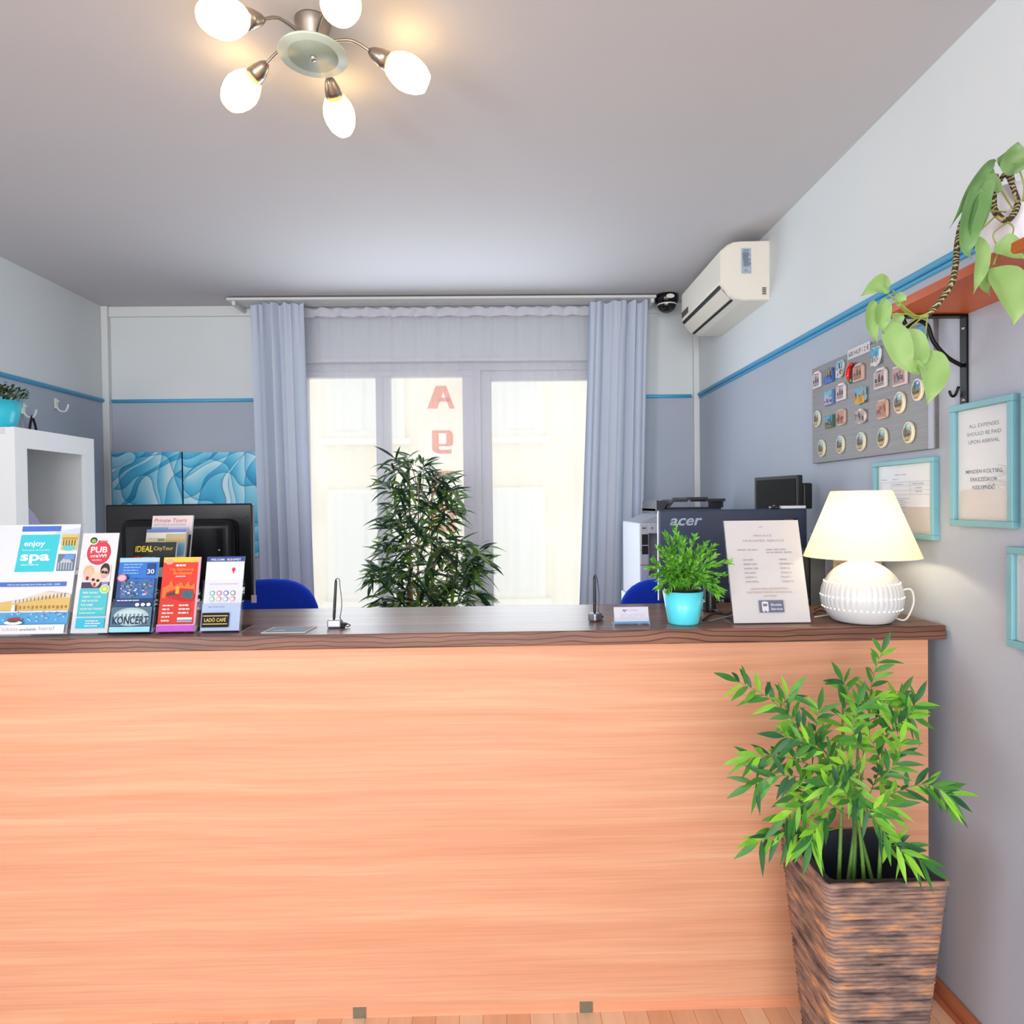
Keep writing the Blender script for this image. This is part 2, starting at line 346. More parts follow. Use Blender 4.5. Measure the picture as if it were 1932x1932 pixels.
# glazed door / window unit
WY = DB+.06
wn = thing('window_1', ((OX0+OX1)/2, WY, .02), None, None, None, 'structure')
b = MB(PVC)
b.box(OX0, OX1, WY, WY+.07, OZ1-.05, OZ1, None, .003).box(OX0, OX0+.05, WY, WY+.07, .02, OZ1-.05).box(OX1-.05, OX1, WY, WY+.07, .02, OZ1-.05)
b.box(OX0+.05, OX1-.05, WY, WY+.07, 0, .05).box(-.155, -.115, WY-.011, WY+.07, .05, OZ1-.05)
b.build('window_frame', wn)
MUL0, MUL1 = -.767, -.677
b = MB(PVC)
for x0, x1 in ((OX0+.05, -.722), (-.722, -.155)):
    l, r = (x0, x0+.035) if x0 < -1 else (x0, MUL1)
    r2 = MUL0 if x0 < -1 else -.228
    b.box(l, r if x0 > -1 else x0+.03, WY-.012, WY+.05, .14, 2.214, None, .003); b.box(r2, x1, WY-.012, WY+.05, .14, 2.214, None, .003)
    b.box(x0, x1, WY-.012, WY+.05, 2.214, OZ1-.05, None, .003); b.box(x0, x1, WY-.012, WY+.05, .05, .14, None, .003)
b.build('sash', wn)
b = MB(PVC); x0, x1 = -.115, OX1-.05
b.box(x0, -.048, WY+.012, WY+.06, .05, OZ1-.05, None, .003).box(x1-.05, x1, WY+.012, WY+.06, .05, OZ1-.05, None, .003)
b.box(-.048, x1-.05, WY+.012, WY+.06, 2.188, OZ1-.05, None, .003).box(-.048, x1-.05, WY+.012, WY+.06, .05, .14, None, .003)
b.build('sash', wn)
for x0, x1 in ((-1.20, MUL0), (MUL1, -.228), (-.048, .57)):
    MB(GLASS).box(x0-.005, x1+.005, WY+.03, WY+.034, .13, 2.22).build('pane', wn)
struct(MB(TRIMW).box(OX0-.02, OX1+.02, DB-.012, DB, OZ1-.005, OZ1+.018, None, .003), 'trim_8')
# facade across the street
M, nt, b_, N, L = nodes('cream_render', .9, .1)
g = N('ShaderNodeTexCoord'); n = N('ShaderNodeTexNoise', Scale=.6, Detail=3.0); L(g.outputs['Object'], n.inputs['Vector'])
r = ramp(N, [(.3, (236, 226, 206)), (.7, (250, 246, 236))]); L(n.outputs[0], r.inputs[0]); L(r.outputs[0], b_.inputs['Base Color'])
FAC = M
fb = thing('building_facade', (0, 12.4, -1), 'pale cream building across the street behind the sheer curtain', 'building')
MB(FAC).box(-9, 9, 12, 12.8, -1, 9).build('wall', fb)
for i in range(5):
    for j in range(3):
        x = -5.5+i*2.5; z = -.2+j*2.9
        q = MB(mat('facade_window_trim', (240, 238, 232), .6)); q.box(x-.1, x+1.3, 11.9, 12.0, z-.1, z+1.9).box(x-.2, x+1.4, 11.82, 12, z-.2, z-.1)
        p = q.build('window', fb); MB(mat('facade_pane', (234, 234, 232), .8, 0, .1)).box(x+.05, x+.57, 11.88, 11.9, z+.05, z+1.8).box(x+.63, x+1.15, 11.88, 11.9, z+.05, z+1.8).build('pane', p)
# letters on the middle pane
def block_letter(polys, name, label, ox, oz, s, holes=()):
    q = MB(mat('salmon_vinyl', (246, 150, 120), .5, em=.0))
    for p in polys: q.prism(p, lambda u, v, t: (ox+u*s, t, oz+v*s), WY+.040, WY+.044)
    return q.build(name, None, (ox, WY+.042, oz), label, 'letter', 'vinyl letters on the door glass')
a0 = at(830, 771, 1, WY+.04); SL = .15/1.0
px = lambda x, y: at(x, y, 1, WY+.04)
def poly_px(pts): return [tuple(px(x, y)) for x, y in pts]
SALMON = cloth('salmon_vinyl', (252, 196, 174), .75, tr2=(255, 206, 184))
def letter_px(polys, label):
    q = MB(SALMON)
    o = px(*polys[0][0])
    for ip, p in enumerate(polys):
        P3 = [px(x, y) for x, y in p]; k = len(P3); yo = WY+.040-.0006*ip
        q.add([(c.x, yo, c.z) for c in P3]+[(c.x, yo+.0003, c.z) for c in P3], [list(range(k)), list(range(k, 2*k))[::-1]]+[[i, (i+1) % k, k+(i+1) % k, k+i] for i in range(k)])
    q.build('glass_letter', None, (o.x, WY+.042, o.z), label, 'letter', 'salmon letters on the door glass')
letter_px([[(806, 771), (822, 728), (832, 728), (836, 740), (825, 771)], [(832, 728), (842, 728), (858, 771), (848, 771)], [(830, 750), (848, 750), (851, 758), (828, 758)]], 'salmon capital letter A, topmost on the middle door glass')
letter_px([[(815, 812), (827, 812), (829, 856), (820, 854), (815, 848)], [(827, 812), (850, 812), (855, 818), (827, 817)], [(842, 817), (855, 818), (855, 838), (850, 842), (842, 842)], [(828, 838), (843, 837), (843, 842), (829, 842)], [(828, 849), (852, 848), (852, 856), (828, 856)]], 'salmon letter e below the capital A on the middle door glass')
letter_px([[(816, 888), (856, 888), (856, 900), (816, 900)], [(816, 900), (828, 900), (828, 935), (816, 935)]], 'salmon letter half hidden by the top of the bamboo plant, third from the top')
letter_px([[(812, 955), (858, 953), (858, 965), (812, 967)], [(812, 967), (824, 967), (824, 1002), (812, 1002)], [(846, 965), (858, 965), (858, 1002), (846, 1002)], [(824, 990), (846, 990), (846, 1002), (824, 1002)]], 'salmon letter behind the bamboo leaves, fourth from the top')
letter_px([[(816, 1035), (858, 1035), (858, 1047), (816, 1047)], [(846, 1047), (858, 1047), (858, 1075), (846, 1075)]], 'salmon letter lowest on the middle door glass, behind the bamboo')

# ================================================================== CURTAINS
def hang(name, edges, z0, z1, y0, amp, freq, m_, label, cat, parent=None, nx=150, nz=24, seed=1, thick=True, pleat=True, group=None):
    R = random.Random(seed); ph = [R.random()*6 for _ in range(6)]; q = MB(m_); v = []
    for j in range(nz+1):
        t = j/nz; z = z1+(z0-z1)*t; e0, e1 = edges(t)
        for i in range(nx+1):
            u = i/nx; x = e0+(e1-e0)*u
            a = amp*(.75+.35*t)
            uu = u+.012*math.sin(3*t+ph[0])
            y = a*math.sin(2*PI*freq*uu+1.5*math.sin(2*PI*1.3*uu+ph[1]))+a*.16*math.sin(2*PI*freq*2.1*uu+ph[2]+t)
            if pleat and t < .06: y += .004*math.sin(2*PI*freq*3*u)
            x += .25*a*math.sin(4*PI*freq*uu+ph[3])
            v.append((x, y0+y, z+(.006*math.sin(2*PI*freq*1.5*u+ph[4]) if j == 0 else 0)))
    f = [[j*(nx+1)+i, j*(nx+1)+i+1, (j+1)*(nx+1)+i+1, (j+1)*(nx+1)+i] for j in range(nz) for i in range(nx)]
    q.add(v, f, None, True); return q
rail = thing('curtain_rail', (-.32, 3.93, 2.60), 'white curtain rail board under the ceiling above the glazed door', 'curtain rail')
MB(TRIMW).box(-1.575, .93, 3.885, 4.03, 2.617, 2.632, None, .003).build('rail_board', rail)
for x in (-1.55, .90): MB(TRIMW).box(x, x+.02, 3.90, 4.07, 2.592, 2.617, None, .002).build('bracket', rail)
MB(mat('track_grey', (150, 152, 158), .5)).box(-1.48, .9, 3.985, 3.995, 2.607, 2.617).build('track', rail)
def eL(t): return (-1.444+.04*t**.6, -1.138+.0*t+.03*math.sin(PI*min(t*1.1, 1))+.03*t)
c1 = hang('curtain', lambda t: (-1.45+.05*t, -1.135+.045*t), .03, 2.607, 3.93, .028, 3.9, CURT, '', '', seed=3)
c1.build('curtain', None, (-1.29, 3.945, .03), 'grey-blue curtain gathered left of the glazed door beside the blue canvas', 'curtain', 'grey-blue curtains')
c2 = hang('curtain', lambda t: (.545-.12*t**1.15, .885-.075*t), .03, 2.607, 3.93, .028, 3.6, CURT, '', '', seed=8)
c2.build('curtain', None, (.7, 3.945, .03), 'grey-blue curtain gathered right of the glazed door near the dome camera', 'curtain', 'grey-blue curtains')
sh = thing('sheer_curtain', (-.28, 4.015, .03), 'white sheer curtain across the whole glazed door', 'sheer curtain')
hang('v', lambda t: (-1.20, .62), .03, 2.575, 4.03, .010, 13, SHEER, '', '', nx=260, seed=5).build('voile', sh)
hang('v', lambda t: (-1.20, .62), 2.553, 2.604, 4.018, .011, 13, cloth('voile_heading_tape', (226, 228, 238), .3), '', '', nx=260, nz=3, seed=5).build('heading_tape', sh)

# ================================================================== COUNTER
DC, PF = 1.797, 1.813
ct = thing('reception_counter', (-.7, 2.05, 0), 'long reception counter with peach beech front panel', 'reception counter')
ZPB = at(966, 1893, 1, PF).z
MB(BEECH).box(-2.2, 1.181, PF, PF+.009, ZPB, 1.030).build('front_panel', ct)
MB(PLINTH).box(-2.2, 1.163, PF+.010, PF+.024, 0, .075).build('plinth', ct)
for x, yy in ((680, 1912), (1105, 1898)):
    p = at(x, yy, 1, PF+.02); MB(mat('grey_metal_joint', (122, 116, 98), .5, .3, vary=.2, vs=60)).box(p.x-.018, p.x+.018, PF+.0075, PF+.0099, .0, .072).build('plinth_joint', ct)
MB(BEECH).box(1.163, 1.181, PF+.02, 2.22, .0, 1.030).build('end_panel', ct)
b = MB(ZEBRA, ZTOP); b.box(-2.3, 1.222, DC, 2.262, 1.030, 1.070, None, .0035)
wt = b.build('worktop', None, (-.5, 2.03, 1.03), 'dark zebra-grained wooden worktop lying on the beech counter', 'worktop')
me = wt.data
for p in me.polygons:
    if p.normal.z > .9: p.material_index = 1
# hidden working desk behind the counter carries the screens
dk = thing('desk', (-.5, 2.5, 0), 'plain beech desk behind the counter under the two monitors', 'desk')
MB(BEECH).box(-2.0, 1.2, 2.28, 2.80, .735, .76).build('desk_top', dk)
for x in (-1.95, -.4, 1.12): MB(BEECH).box(x, x+.03, 2.32, 2.78, 0, .735).build('leg', dk)

# ================================================================== MONITORS
def monitor(name, x0, x1, y, z0, z1, desk, label, m_back, rot=0, ztilt=0):
    cx = (x0+x1)/2
    t = thing(name, (cx, y+.05, desk), label, 'monitor'); 
    R = Matrix.Translation((cx, y, 0)) @ Matrix.Rotation(rot, 4, 'Z') @ Matrix.Translation((-cx, -y, 0))
    q = MB(m_back); q.box(x0, x1, y, y+.03, z0, z1, None, .006); q.xf(R).build('housing', t)
    q = MB(BLACK); q.box(x0+.012, x1-.012, y+.0295, y+.0315, z0+.02, z1-.012); q.xf(R).build('screen', t)
    q = MB(BLACK); q.box(cx-.035, cx+.035, y+.004, y+.03, desk+.01, z0+.08, None, .004); q.xf(R).build('stand_neck', t)
    q = MB(BLACK); q.lathe([(.11, 0), (.11, .008), (.09, .014), (.0, .015)], (cx, y+.06, desk), 28); q.xf(R).build('stand_foot', t)
    return t, R
PLB = mat('black_gloss_plastic', (9, 10, 15), .3, 0, .3)
x0 = at(198, 952, 1, 2.44).x; x1 = at(475, 950, 1, 2.44).x; z1 = at(336, 951, 1, 2.44).z; z0 = at(400, 1134, 1, 2.44).z
t, R = monitor('computer_monitor', x0, x1, 2.44, z0, z1, .76, 'black monitor seen from behind, left, below the blue canvases', PLB)
cx = (x0+x1)/2
q = MB(PLB)
# raised rear hump with rounded edges
q.box(x0+.07, x1-.05, 2.385, 2.460, z0+.02, z1-.055, None, .034, 6); q.box(x0+.02, x1-.02, 2.436, 2.442, z1-.052, z1-.048); q.build('rear_cover', t)
for u, v in ((.15, .13), (-.02, .13), (.15, .05)): MB(CHROME).lathe([(0.004, 0), (.003, .002), (0, .0025)], (0, 0, 0), 10).xf(Matrix.Translation((cx+u+.02, 2.379, z0+v+.06)) @ Matrix.Rotation(PI/2, 4, 'X')).build('screw', t)
q = MB(mat('lilac_label', (205, 196, 226), .5)); q.box(x1-.006, x1+.012, 2.436, 2.438, z0-.008, z0+.02); q.build('price_tag', t, label='small lilac label on the lower corner')
# right monitor with maker's lettering
YM = 2.40
x0 = at(1243, 962, 1, YM).x; x1 = at(1523, 960, 1, YM).x; z1 = at(1380, 961, 1, YM).z; z0 = at(1243, 1133, 1, YM).z
ACB = mat('slate_blue_plastic', (50, 62, 86), .42, 0, .35)
t, R = monitor('computer_monitor', x0, x1, YM, z0, z1, .76, 'slate-black monitor with pale maker lettering, behind the potted plant and the sign', ACB)
q = MB(ACB)
for k, zz in enumerate((.245, .30)): q.box(x0+.012, x1-.012, YM-.002, YM+.002, z1-zz, z1-zz+.003)
q.box(x0+.006, x1-.006, YM-.004, YM+.001, z0+.01, z0+.05); q.build('rear_rib', t)
MB(mat('silver_edge', (150, 156, 168), .3, .6)).box(x0-.003, x0+.001, YM+.002, YM+.014, z0, z1-.004).build('edge_strip', t)
q = Art(.01, .01); q.mb = MB(flat((176, 190, 214)))
V, Fc = text_geo('acer', .035, .25); xs = [p.x for p in V]; ys = [p.y for p in V]
pa = at(1264, 992, 1, YM); pb = at(1325, 977, 1, YM); sx = (pb.x-pa.x)/(max(xs)-min(xs)); sy = (pb.z-pa.z)/(max(ys)-min(ys))
q.mb.add([(pa.x+(p.x-min(xs))*sx, YM-.0012, pa.z+(p.y-min(ys))*sy) for p in V], Fc, flat((176, 190, 214))); q.mb.build('lettering', t)
a = Art(.05, .016, (14, 15, 20)); a.lines(.04, .96, .8, .2, 4, .1, (190, 196, 210), 3); p = at(1479, 987, 1, YM)
a.mb.xf(frameM((p.x, YM-.001, p.z), (1, 0, 0), (0, 0, 1), (0, -1, 0))).build('rating_label', t)
# small angled monitor near the right wall
pl = at(1423, 904, 1, 2.72); pr = at(1506, 896, 1, 2.46)
t = thing('small_monitor', ((pl.x+pr.x)/2, 2.6, 1.03), 'small black angled monitor by the right wall, above the slate monitor', 'monitor')
U = Vector((pr.x-pl.x, 2.46-2.72, 0)); wd = U.length; U.normalize(); Nn = Vector((U.y, -U.x, 0))
z1 = 1.42+.145; z0 = z1-.25
Mx = frameM((pl.x, 2.72, z0+.05), U, (0, 0, 1), Nn)
z1 = at(1506, 896, 1, 2.46).z; hh = z1-(z0+.05)
q = MB(mat('dark_grey_bezel', (34, 36, 40), .5, 0, .3)); q.box(0, wd, 0, hh, -.02, 0, None, .003).xf(Mx).build('bezel', t)
MB(mat('dark_screen', (9, 9, 10), .55, 0, .1)).box(.014, wd-.014, .014, hh-.012, 0, .001).xf(Mx).build('screen', t)
MB(BLACK).box(.06, wd+.005, .02, hh-.03, -.06, -.02, None, .006).xf(Mx).build('rear_cover', t)
MB(BLACK).box(wd*.35, wd*.65, -.14, .02, -.04, -.02).xf(Mx).build('stand_neck', t)
c0 = Mx @ Vector((wd/2, 0, -.03))
MB(BLACK).lathe([(.08, 0), (.08, .01), (0, .012)], (c0.x, c0.y, 1.15), 24).build('stand_foot', t); t.location.z = t.location.z
sh2 = thing('shelf_riser', (1.1, 2.6, .76), 'grey riser box on the desk carrying the small monitor', 'riser')
MB(mat('grey_board', (120, 124, 132), .6)).box(.97, 1.215, 2.50, 2.74, 1.13, 1.15).build('riser_top', sh2)
for x in (.97, 1.195): MB(mat('grey_board', (0, 0, 0))).box(x, x+.02, 2.50, 2.74, .76, 1.13).build('side_panel', sh2)
for o in list(t.children): pass
p0 = at(1473, 959, 1, 2.41); p1 = at(1519, 959, 1, 2.41)
q = MB(mat('white_plastic', (232, 234, 240), .4)); q.box(p0.x, p1.x, 2.402, 2.425, z1 and at(1380, 961, 1, YM).z, at(1500, 954, 1, 2.41).z, None, .002); q.build('white_bar', None, (p0.x, 2.41, p0.z), 'slim white plastic bar lying on the top edge of the slate monitor', 'device')
p0 = at(1453, 959, 1, 2.41); p1 = at(1470, 959, 1, 2.41)
q = MB(BLACK); q.box(p0.x, p1.x, 2.402, 2.424, at(1380, 961, 1, YM).z, at(1460, 954.5, 1, 2.41).z, None, .002); q.lathe([(.004, 0), (.004, .004), (0, .004)], ((p0.x+p1.x)/2, 2.413, at(1460, 954.5, 1, 2.41).z-.001), 10, STEEL); q.build('webcam', None, (p0.x, 2.41, p0.z), 'tiny black webcam clipped on top of the slate monitor', 'webcam')

# ================================================================== PRINTER on its cabinet
t = thing('printer', (.93, 3.3, .90), 'white and charcoal multifunction printer behind the slate monitor', 'printer')
YP = 3.12
xa = at(1207, 990, 1, YP).x; zt = at(1207, 987, 1, YP).z
PW = mat('printer_white', (182, 186, 198), .4)
q = MB(PW); q.box(xa, xa+.045, YP, YP+.44, .94, zt, None, .008).box(xa+.16, 1.17, YP, YP+.44, .94, zt, None, .01)
q.box(xa+.04, xa+.17, YP, YP+.44, .94, zt-.25, None, .004).box(xa+.04, xa+.17, YP, YP+.44, zt-.05, zt, None, .004).box(xa+.04, xa+.17, YP+.2, YP+.44, zt-.26, zt-.04)
q.build('body', t)
# output slot
MB(mat('slot_black', (10, 10, 14), .6)).box(at(1211, 1030, 1, YP).x, at(1223, 1030, 1, YP).x, YP-.002, YP+.01, at(1215, 1046, 1, YP).z, at(1215, 1008, 1, YP).z, None, .002).build('output_slot', t)
MB(PW).box(at(1211, 1030, 1, YP).x, at(1223, 1030, 1, YP).x, YP-.005, YP, at(1215, 1029, 1, YP).z-.002, at(1215, 1029, 1, YP).z+.002).build('paper', t)
q = MB(mat('grey_seam', (92, 94, 104), .5)); q.box(xa+.002, xa+.2, YP-.001, YP+.001, zt-.128, zt-.125).box(xa+.002, xa+.2, YP-.001, YP+.001, zt-.20, zt-.197).box(xa+.012, xa+.03, YP-.001, YP, zt-.028, zt-.02).box(xa+.055, xa+.062, YP-.001, YP, zt-.028, zt-.02); q.build('seam', t)
DG = mat('charcoal_plastic', (44, 47, 55), .45)
za = at(1240, 945, 1, YP+.1).z
xb = at(1237, 950, 1, YP+.1).x; xc = at(1365, 950, 1, YP+.1).x
q = MB(mat('mid_grey_plastic', (150, 156, 168), .45)); q.prism([(xa+.01, zt), (xb+.02, zt), (xb+.02, zt+.045), (xb, zt+.04)], lambda u, v, s: (u, s, v), YP+.03, YP+.40); q.build('control_panel', t)
q = MB(DG); q.box(xb, xc-.01, YP+.1, YP+.42, zt, za-.035, None, .004); q.prism([(xb, za-.05), (xb+.03, za-.05), (xb+.06, za-.002), (xb, za+.002)], lambda u, v, s: (u, s, v), YP+.08, YP+.40)
q.build('scanner_unit', t)
q = MB(DG)
q.prism([(xb+.055, za-.040), (xb+.085, za-.003), (xb+.085, za+.006), (xb+.045, za-.03)], lambda u, v, s: (u, s, v), YP+.07, YP+.3)
q.box(xb+.085, xb+.15, YP+.07, YP+.33, za-.006, za+.006, None, .002).box(xb+.14, xb+.245, YP+.06, YP+.33, za+.002, za+.016, None, .002).box(xb+.235, xc, YP+.07, YP+.33, za-.006, za+.008, None, .002).box(xc-.012, xc-.004, YP+.09, YP+.30, za-.036, za)
q.build('feeder_tray', t)
t = thing('cabinet', (.93, 3.33, 0), 'low white cabinet under the printer in the back corner', 'cabinet')
MB(WHITE).box(xa-.0, 1.195, YP-.01, YP+.5, 0, .935, None, .004).build('body', t)
for k in range(2): 
    d_ = MB(WHITE).box(xa+.01+k*.25, xa+.245+k*.25, YP-.028, YP-.01, .06, .92, None, .003).build('door', t)
    MB(STEEL).box(xa+.215+k*.05, xa+.225+k*.05, YP-.045, YP-.028, .5, .62, None, .003).build('handle', d_)

# ================================================================== BLUE CHAIRS
CB = mat('royal_blue_fabric', (20, 62, 206), .85, 0, .2, vary=.12, vs=60, bump=.3, bs=400)
def chair(cx, y, ztop, label, wid=.44, hh=.5):
    t = thing('office_chair', (cx, y-.2, 0), label, 'chair', 'blue office chairs behind the counter')
    q = MB(CB); n = 32; prof = []
    for i in range(n):
        a = 2*PI*i/n; c_, s_ = math.cos(a), math.sin(a); e = .72
        prof.append((wid/2*math.copysign(abs(c_)**e, c_), hh/2*math.copysign(abs(s_)**e, s_)))
    rings = [(0.0, .90, -.030), (0.0, .97, -.024), (0, 1., 0), (0, .97, .024), (0, .88, .034)]
    v = []
    for _, k, d in rings:
        for p in prof: v.append((cx+p[0]*k, y+d+.35*(p[0]*k)**2*-1.2, ztop-hh/2+p[1]*k))
    f = [[r_*n+i, r_*n+(i+1) % n, (r_+1)*n+(i+1) % n, (r_+1)*n+i] for r_ in range(4) for i in range(n)]+[list(range(n)), [4*n+i for i in range(n)][::-1]]
    q.add(v, f, None, True).build('backrest', t)
    MB(CB).box(cx-.23, cx+.23, y-.50, y-.06, .44, .51, None, .03, 4).build('seat', t)
    MB(BLACK).tube([(cx, y+.03, ztop-.35), (cx, y+.04, .50), (cx, y-.05, .425), (cx, y-.27, .425)], .018).build('back_support', t)
    MB(BLACKM).tube([(cx, y-.27, .10), (cx, y-.27, .44)], .025).build('gas_column', t)
    for k in range(5):
        a = k*2*PI/5+.3; e_ = Vector((cx+.27*math.cos(a), y-.27+.27*math.sin(a), .075))
        lg = MB(BLACK).tube([(cx, y-.27, .13), e_], [.022, .015]).build('leg', t)
        MB(BLACK).lathe([(0, -.025), (.02, -.022), (.026, 0), (.02, .022), (0, .025)], (e_.x, e_.y, .026), 12).build('castor', lg)
p = at(512, 1092, 1, 3.15); chair(p.x, 3.15, p.z, 'royal blue office chair behind the left monitor', .47)
p = at(1248, 1092, 1, 3.0); chair(p.x-.0, 3.0, p.z, 'royal blue office chair behind the potted plant and slate monitor', .42)

# ================================================================== LEFT WALL UNIT
XF = -2.05
Y0, Y1 = at(27, 805, 0, XF).y, at(177, 835, 0, XF).y; ZT = at(27, 805, 0, XF).z
t = thing('shelf_unit', (-2.22, (Y0+Y1)/2, 0), 'tall white open shelf unit against the left wall', 'shelf unit')
UW = mat('white_lacquer', (238, 241, 241), .35, vary=.01)
fi = at(51, 846, 0, XF); fo = at(160, 866, 0, XF); zi = fi.z; ft = ZT-zi
MB(UW).box(-2.385, XF-.018, Y0, Y0+.018, 0, ZT-.001).build('side_panel', t)
MB(UW).box(-2.385, XF-.018, Y1-.018, Y1, 0, ZT-.001).build('side_panel', t)
MB(UW).box(-2.385, XF-.018, Y0+.018, Y1-.018, ZT-.02, ZT-.001).build('top_panel', t)
MB(mat('white_back_panel', (240, 242, 244), .6)).box(-2.392, -2.385, Y0, Y1, 0, ZT-.001).build('back_panel', t)
YA, YB = fi.y, fo.y
q = MB(UW); q.prism([(Y0, 0), (YA, 0), (YA, zi), (Y0, ZT)], lambda u, v, s: (s, u, v), XF-.018, XF).build('front_stile', t)
q = MB(UW); q.prism([(YB, 0), (Y1, 0), (Y1, ZT), (YB, zi)], lambda u, v, s: (s, u, v), XF-.018, XF).build('front_stile', t)
q = MB(UW); q.prism([(YA, zi), (YB, zi), (Y1, ZT), (Y0, ZT)], lambda u, v, s: (s, u, v), XF-.018, XF-.0005).build('front_rail', t)
for z in (1.12, .72, .32, .05): MB(UW).box(-2.385, XF-.005, Y0+.018, Y1-.018, z-.02, z).build('shelf_board', t)
q = MB(mat('bracket_white', (220, 224, 226), .4)); q.box(-2.20, -2.09, Y0-.002, Y0, ZT-.03, ZT-.004, None, .001); q.lathe([(.004, 0), (0, .001)], (0, 0, 0), 8, BLACK)
q.xf(Matrix.Translation((-2.14, Y0-.0025, ZT-.014)) @ Matrix.Rotation(PI/2, 4, 'X'), len(q.v)-16); q.build('corner_bracket', t)
# bent lilac papers in the unit
q = MB(mat('lilac_paper', (176, 178, 214), .6))
ys = [3.02+.032*i for i in range(7)]; v = []
for i, y in enumerate(ys):
    h = .33-.006*i*i; v += [(-2.24, y, 1.121), (-2.20+.004*i, y+.02, 1.121+max(h, .03))]
q.add(v, [[2*i, 2*i+2, 2*i+3, 2*i+1] for i in range(6)], None, True)
q.add([p+Vector((.006, .004, -.0005)) for p in [Vector(a) for a in v]], [[2*i, 2*i+2, 2*i+3, 2*i+1] for i in range(5)], None, True)
q.build('paper_sheet', None, (-2.28, Y0+.2, 1.12), 'bent lilac paper sheets standing inside the white shelf unit', 'paper')
# turquoise pots
TQ = mat('turquoise_enamel', (52, 196, 218), .3, 0, .5, coat=.2); TQ2 = mat('light_turquoise_enamel', (88, 218, 234), .3, 0, .5, coat=.2)
def pot(t, c, rb, rt, h, m_, rim=.004):
    MB(m_).lathe([(0, 0), (rb*.94, 0), (rb, .004), (rb+(rt-rb)*.28, h*.30), (rb+(rt-rb)*.31, h*.33), (rt, h), (rt-rim, h), (rt-rim-.004, h*.85), (rb*.8, h*.8)], c, 40).build('pot', t)
cx, cy = -2.185, Y0+.085
t = thing('potted_plant', (cx, cy, ZT), 'small dark-leaved plant in a turquoise pot on the white shelf unit', 'potted plant')
pe = at(35, 760, 1, cy).x-cx; ph_ = at(10, 757, 1, cy).z-ZT
pot(t, (cx, cy, ZT), pe*.72, pe, ph_, TQ); MB(SOIL).lathe([(0, ph_*.86), (pe*.88, ph_*.86)], (cx, cy, ZT), 20).build('soil', t)
R = random.Random(4); q = MB(LEAF5)
for i in range(430):
    a = R.random()*2*PI; rr = pe*1.15*math.sqrt(R.random()); zz = ZT+ph_*1.04+R.random()*.08*(1.15-rr/pe*.55); b0 = Vector((cx+rr*math.cos(a), cy+rr*math.sin(a), zz))
    leaf(q, b0, (math.cos(a)+R.uniform(-.6, .6), math.sin(a)+R.uniform(-.6, .6), R.uniform(.2, 1.2)), (0, 0, 1), R.uniform(.016, .024), .013, .1, None, .2, 3)
q.build('foliage', t)
q = MB(STEM)
for i in range(14):
    a = R.random()*2*PI; q.tube([(cx+.02*math.cos(a), cy+.02*math.sin(a), ZT+ph_*.85), (cx+.6*pe*math.cos(a), cy+.6*pe*math.sin(a), ZT+ph_+.06)], .0012, 5)
q.build('stem', t)
# hooks
def hook(px_, py_, lab):
    p = at(px_, py_, 0, XL); y, z = p.y, p.z
    q = MB(WHITE); q.box(XL, XL+.006, y-.012, y+.012, z-.02, z+.035, None, .002)
    q.tube(spline([(XL+.004, y, z-.005), (XL+.02, y, z-.03), (XL+.05, y, z-.035), (XL+.065, y, z-.012), (XL+.066, y, z+.002)], 5), .005, 8)
    q.tube(spline([(XL+.004, y, z+.02), (XL+.02, y, z+.02)], 3), .004, 8)
    q.build('wall_hook', None, (XL, y, z), lab, 'hook', 'white hooks on the left wall'); return y, z
hy, hz = hook(43, 774, 'white wall hook with a black strap hanging on it'); hook(105, 764, 'empty white wall hook, nearer the corner')
q = MB(mat('black_strap', (16, 16, 20), .7))
for dy in (-.02, .024):
    q.tube(spline([(XL+.046, hy, hz-.028), (XL+.04, hy+.010+dy, hz-.09), (XL+.035, hy+dy*1.3+.018, hz-.19), (XL+.03, hy+dy*.3+.018, hz-.28)], 6), .006, 6)
q.build('strap', None, (XL+.04, hy, hz-.28), 'black strap hanging from the hook above the shelf unit', 'strap')

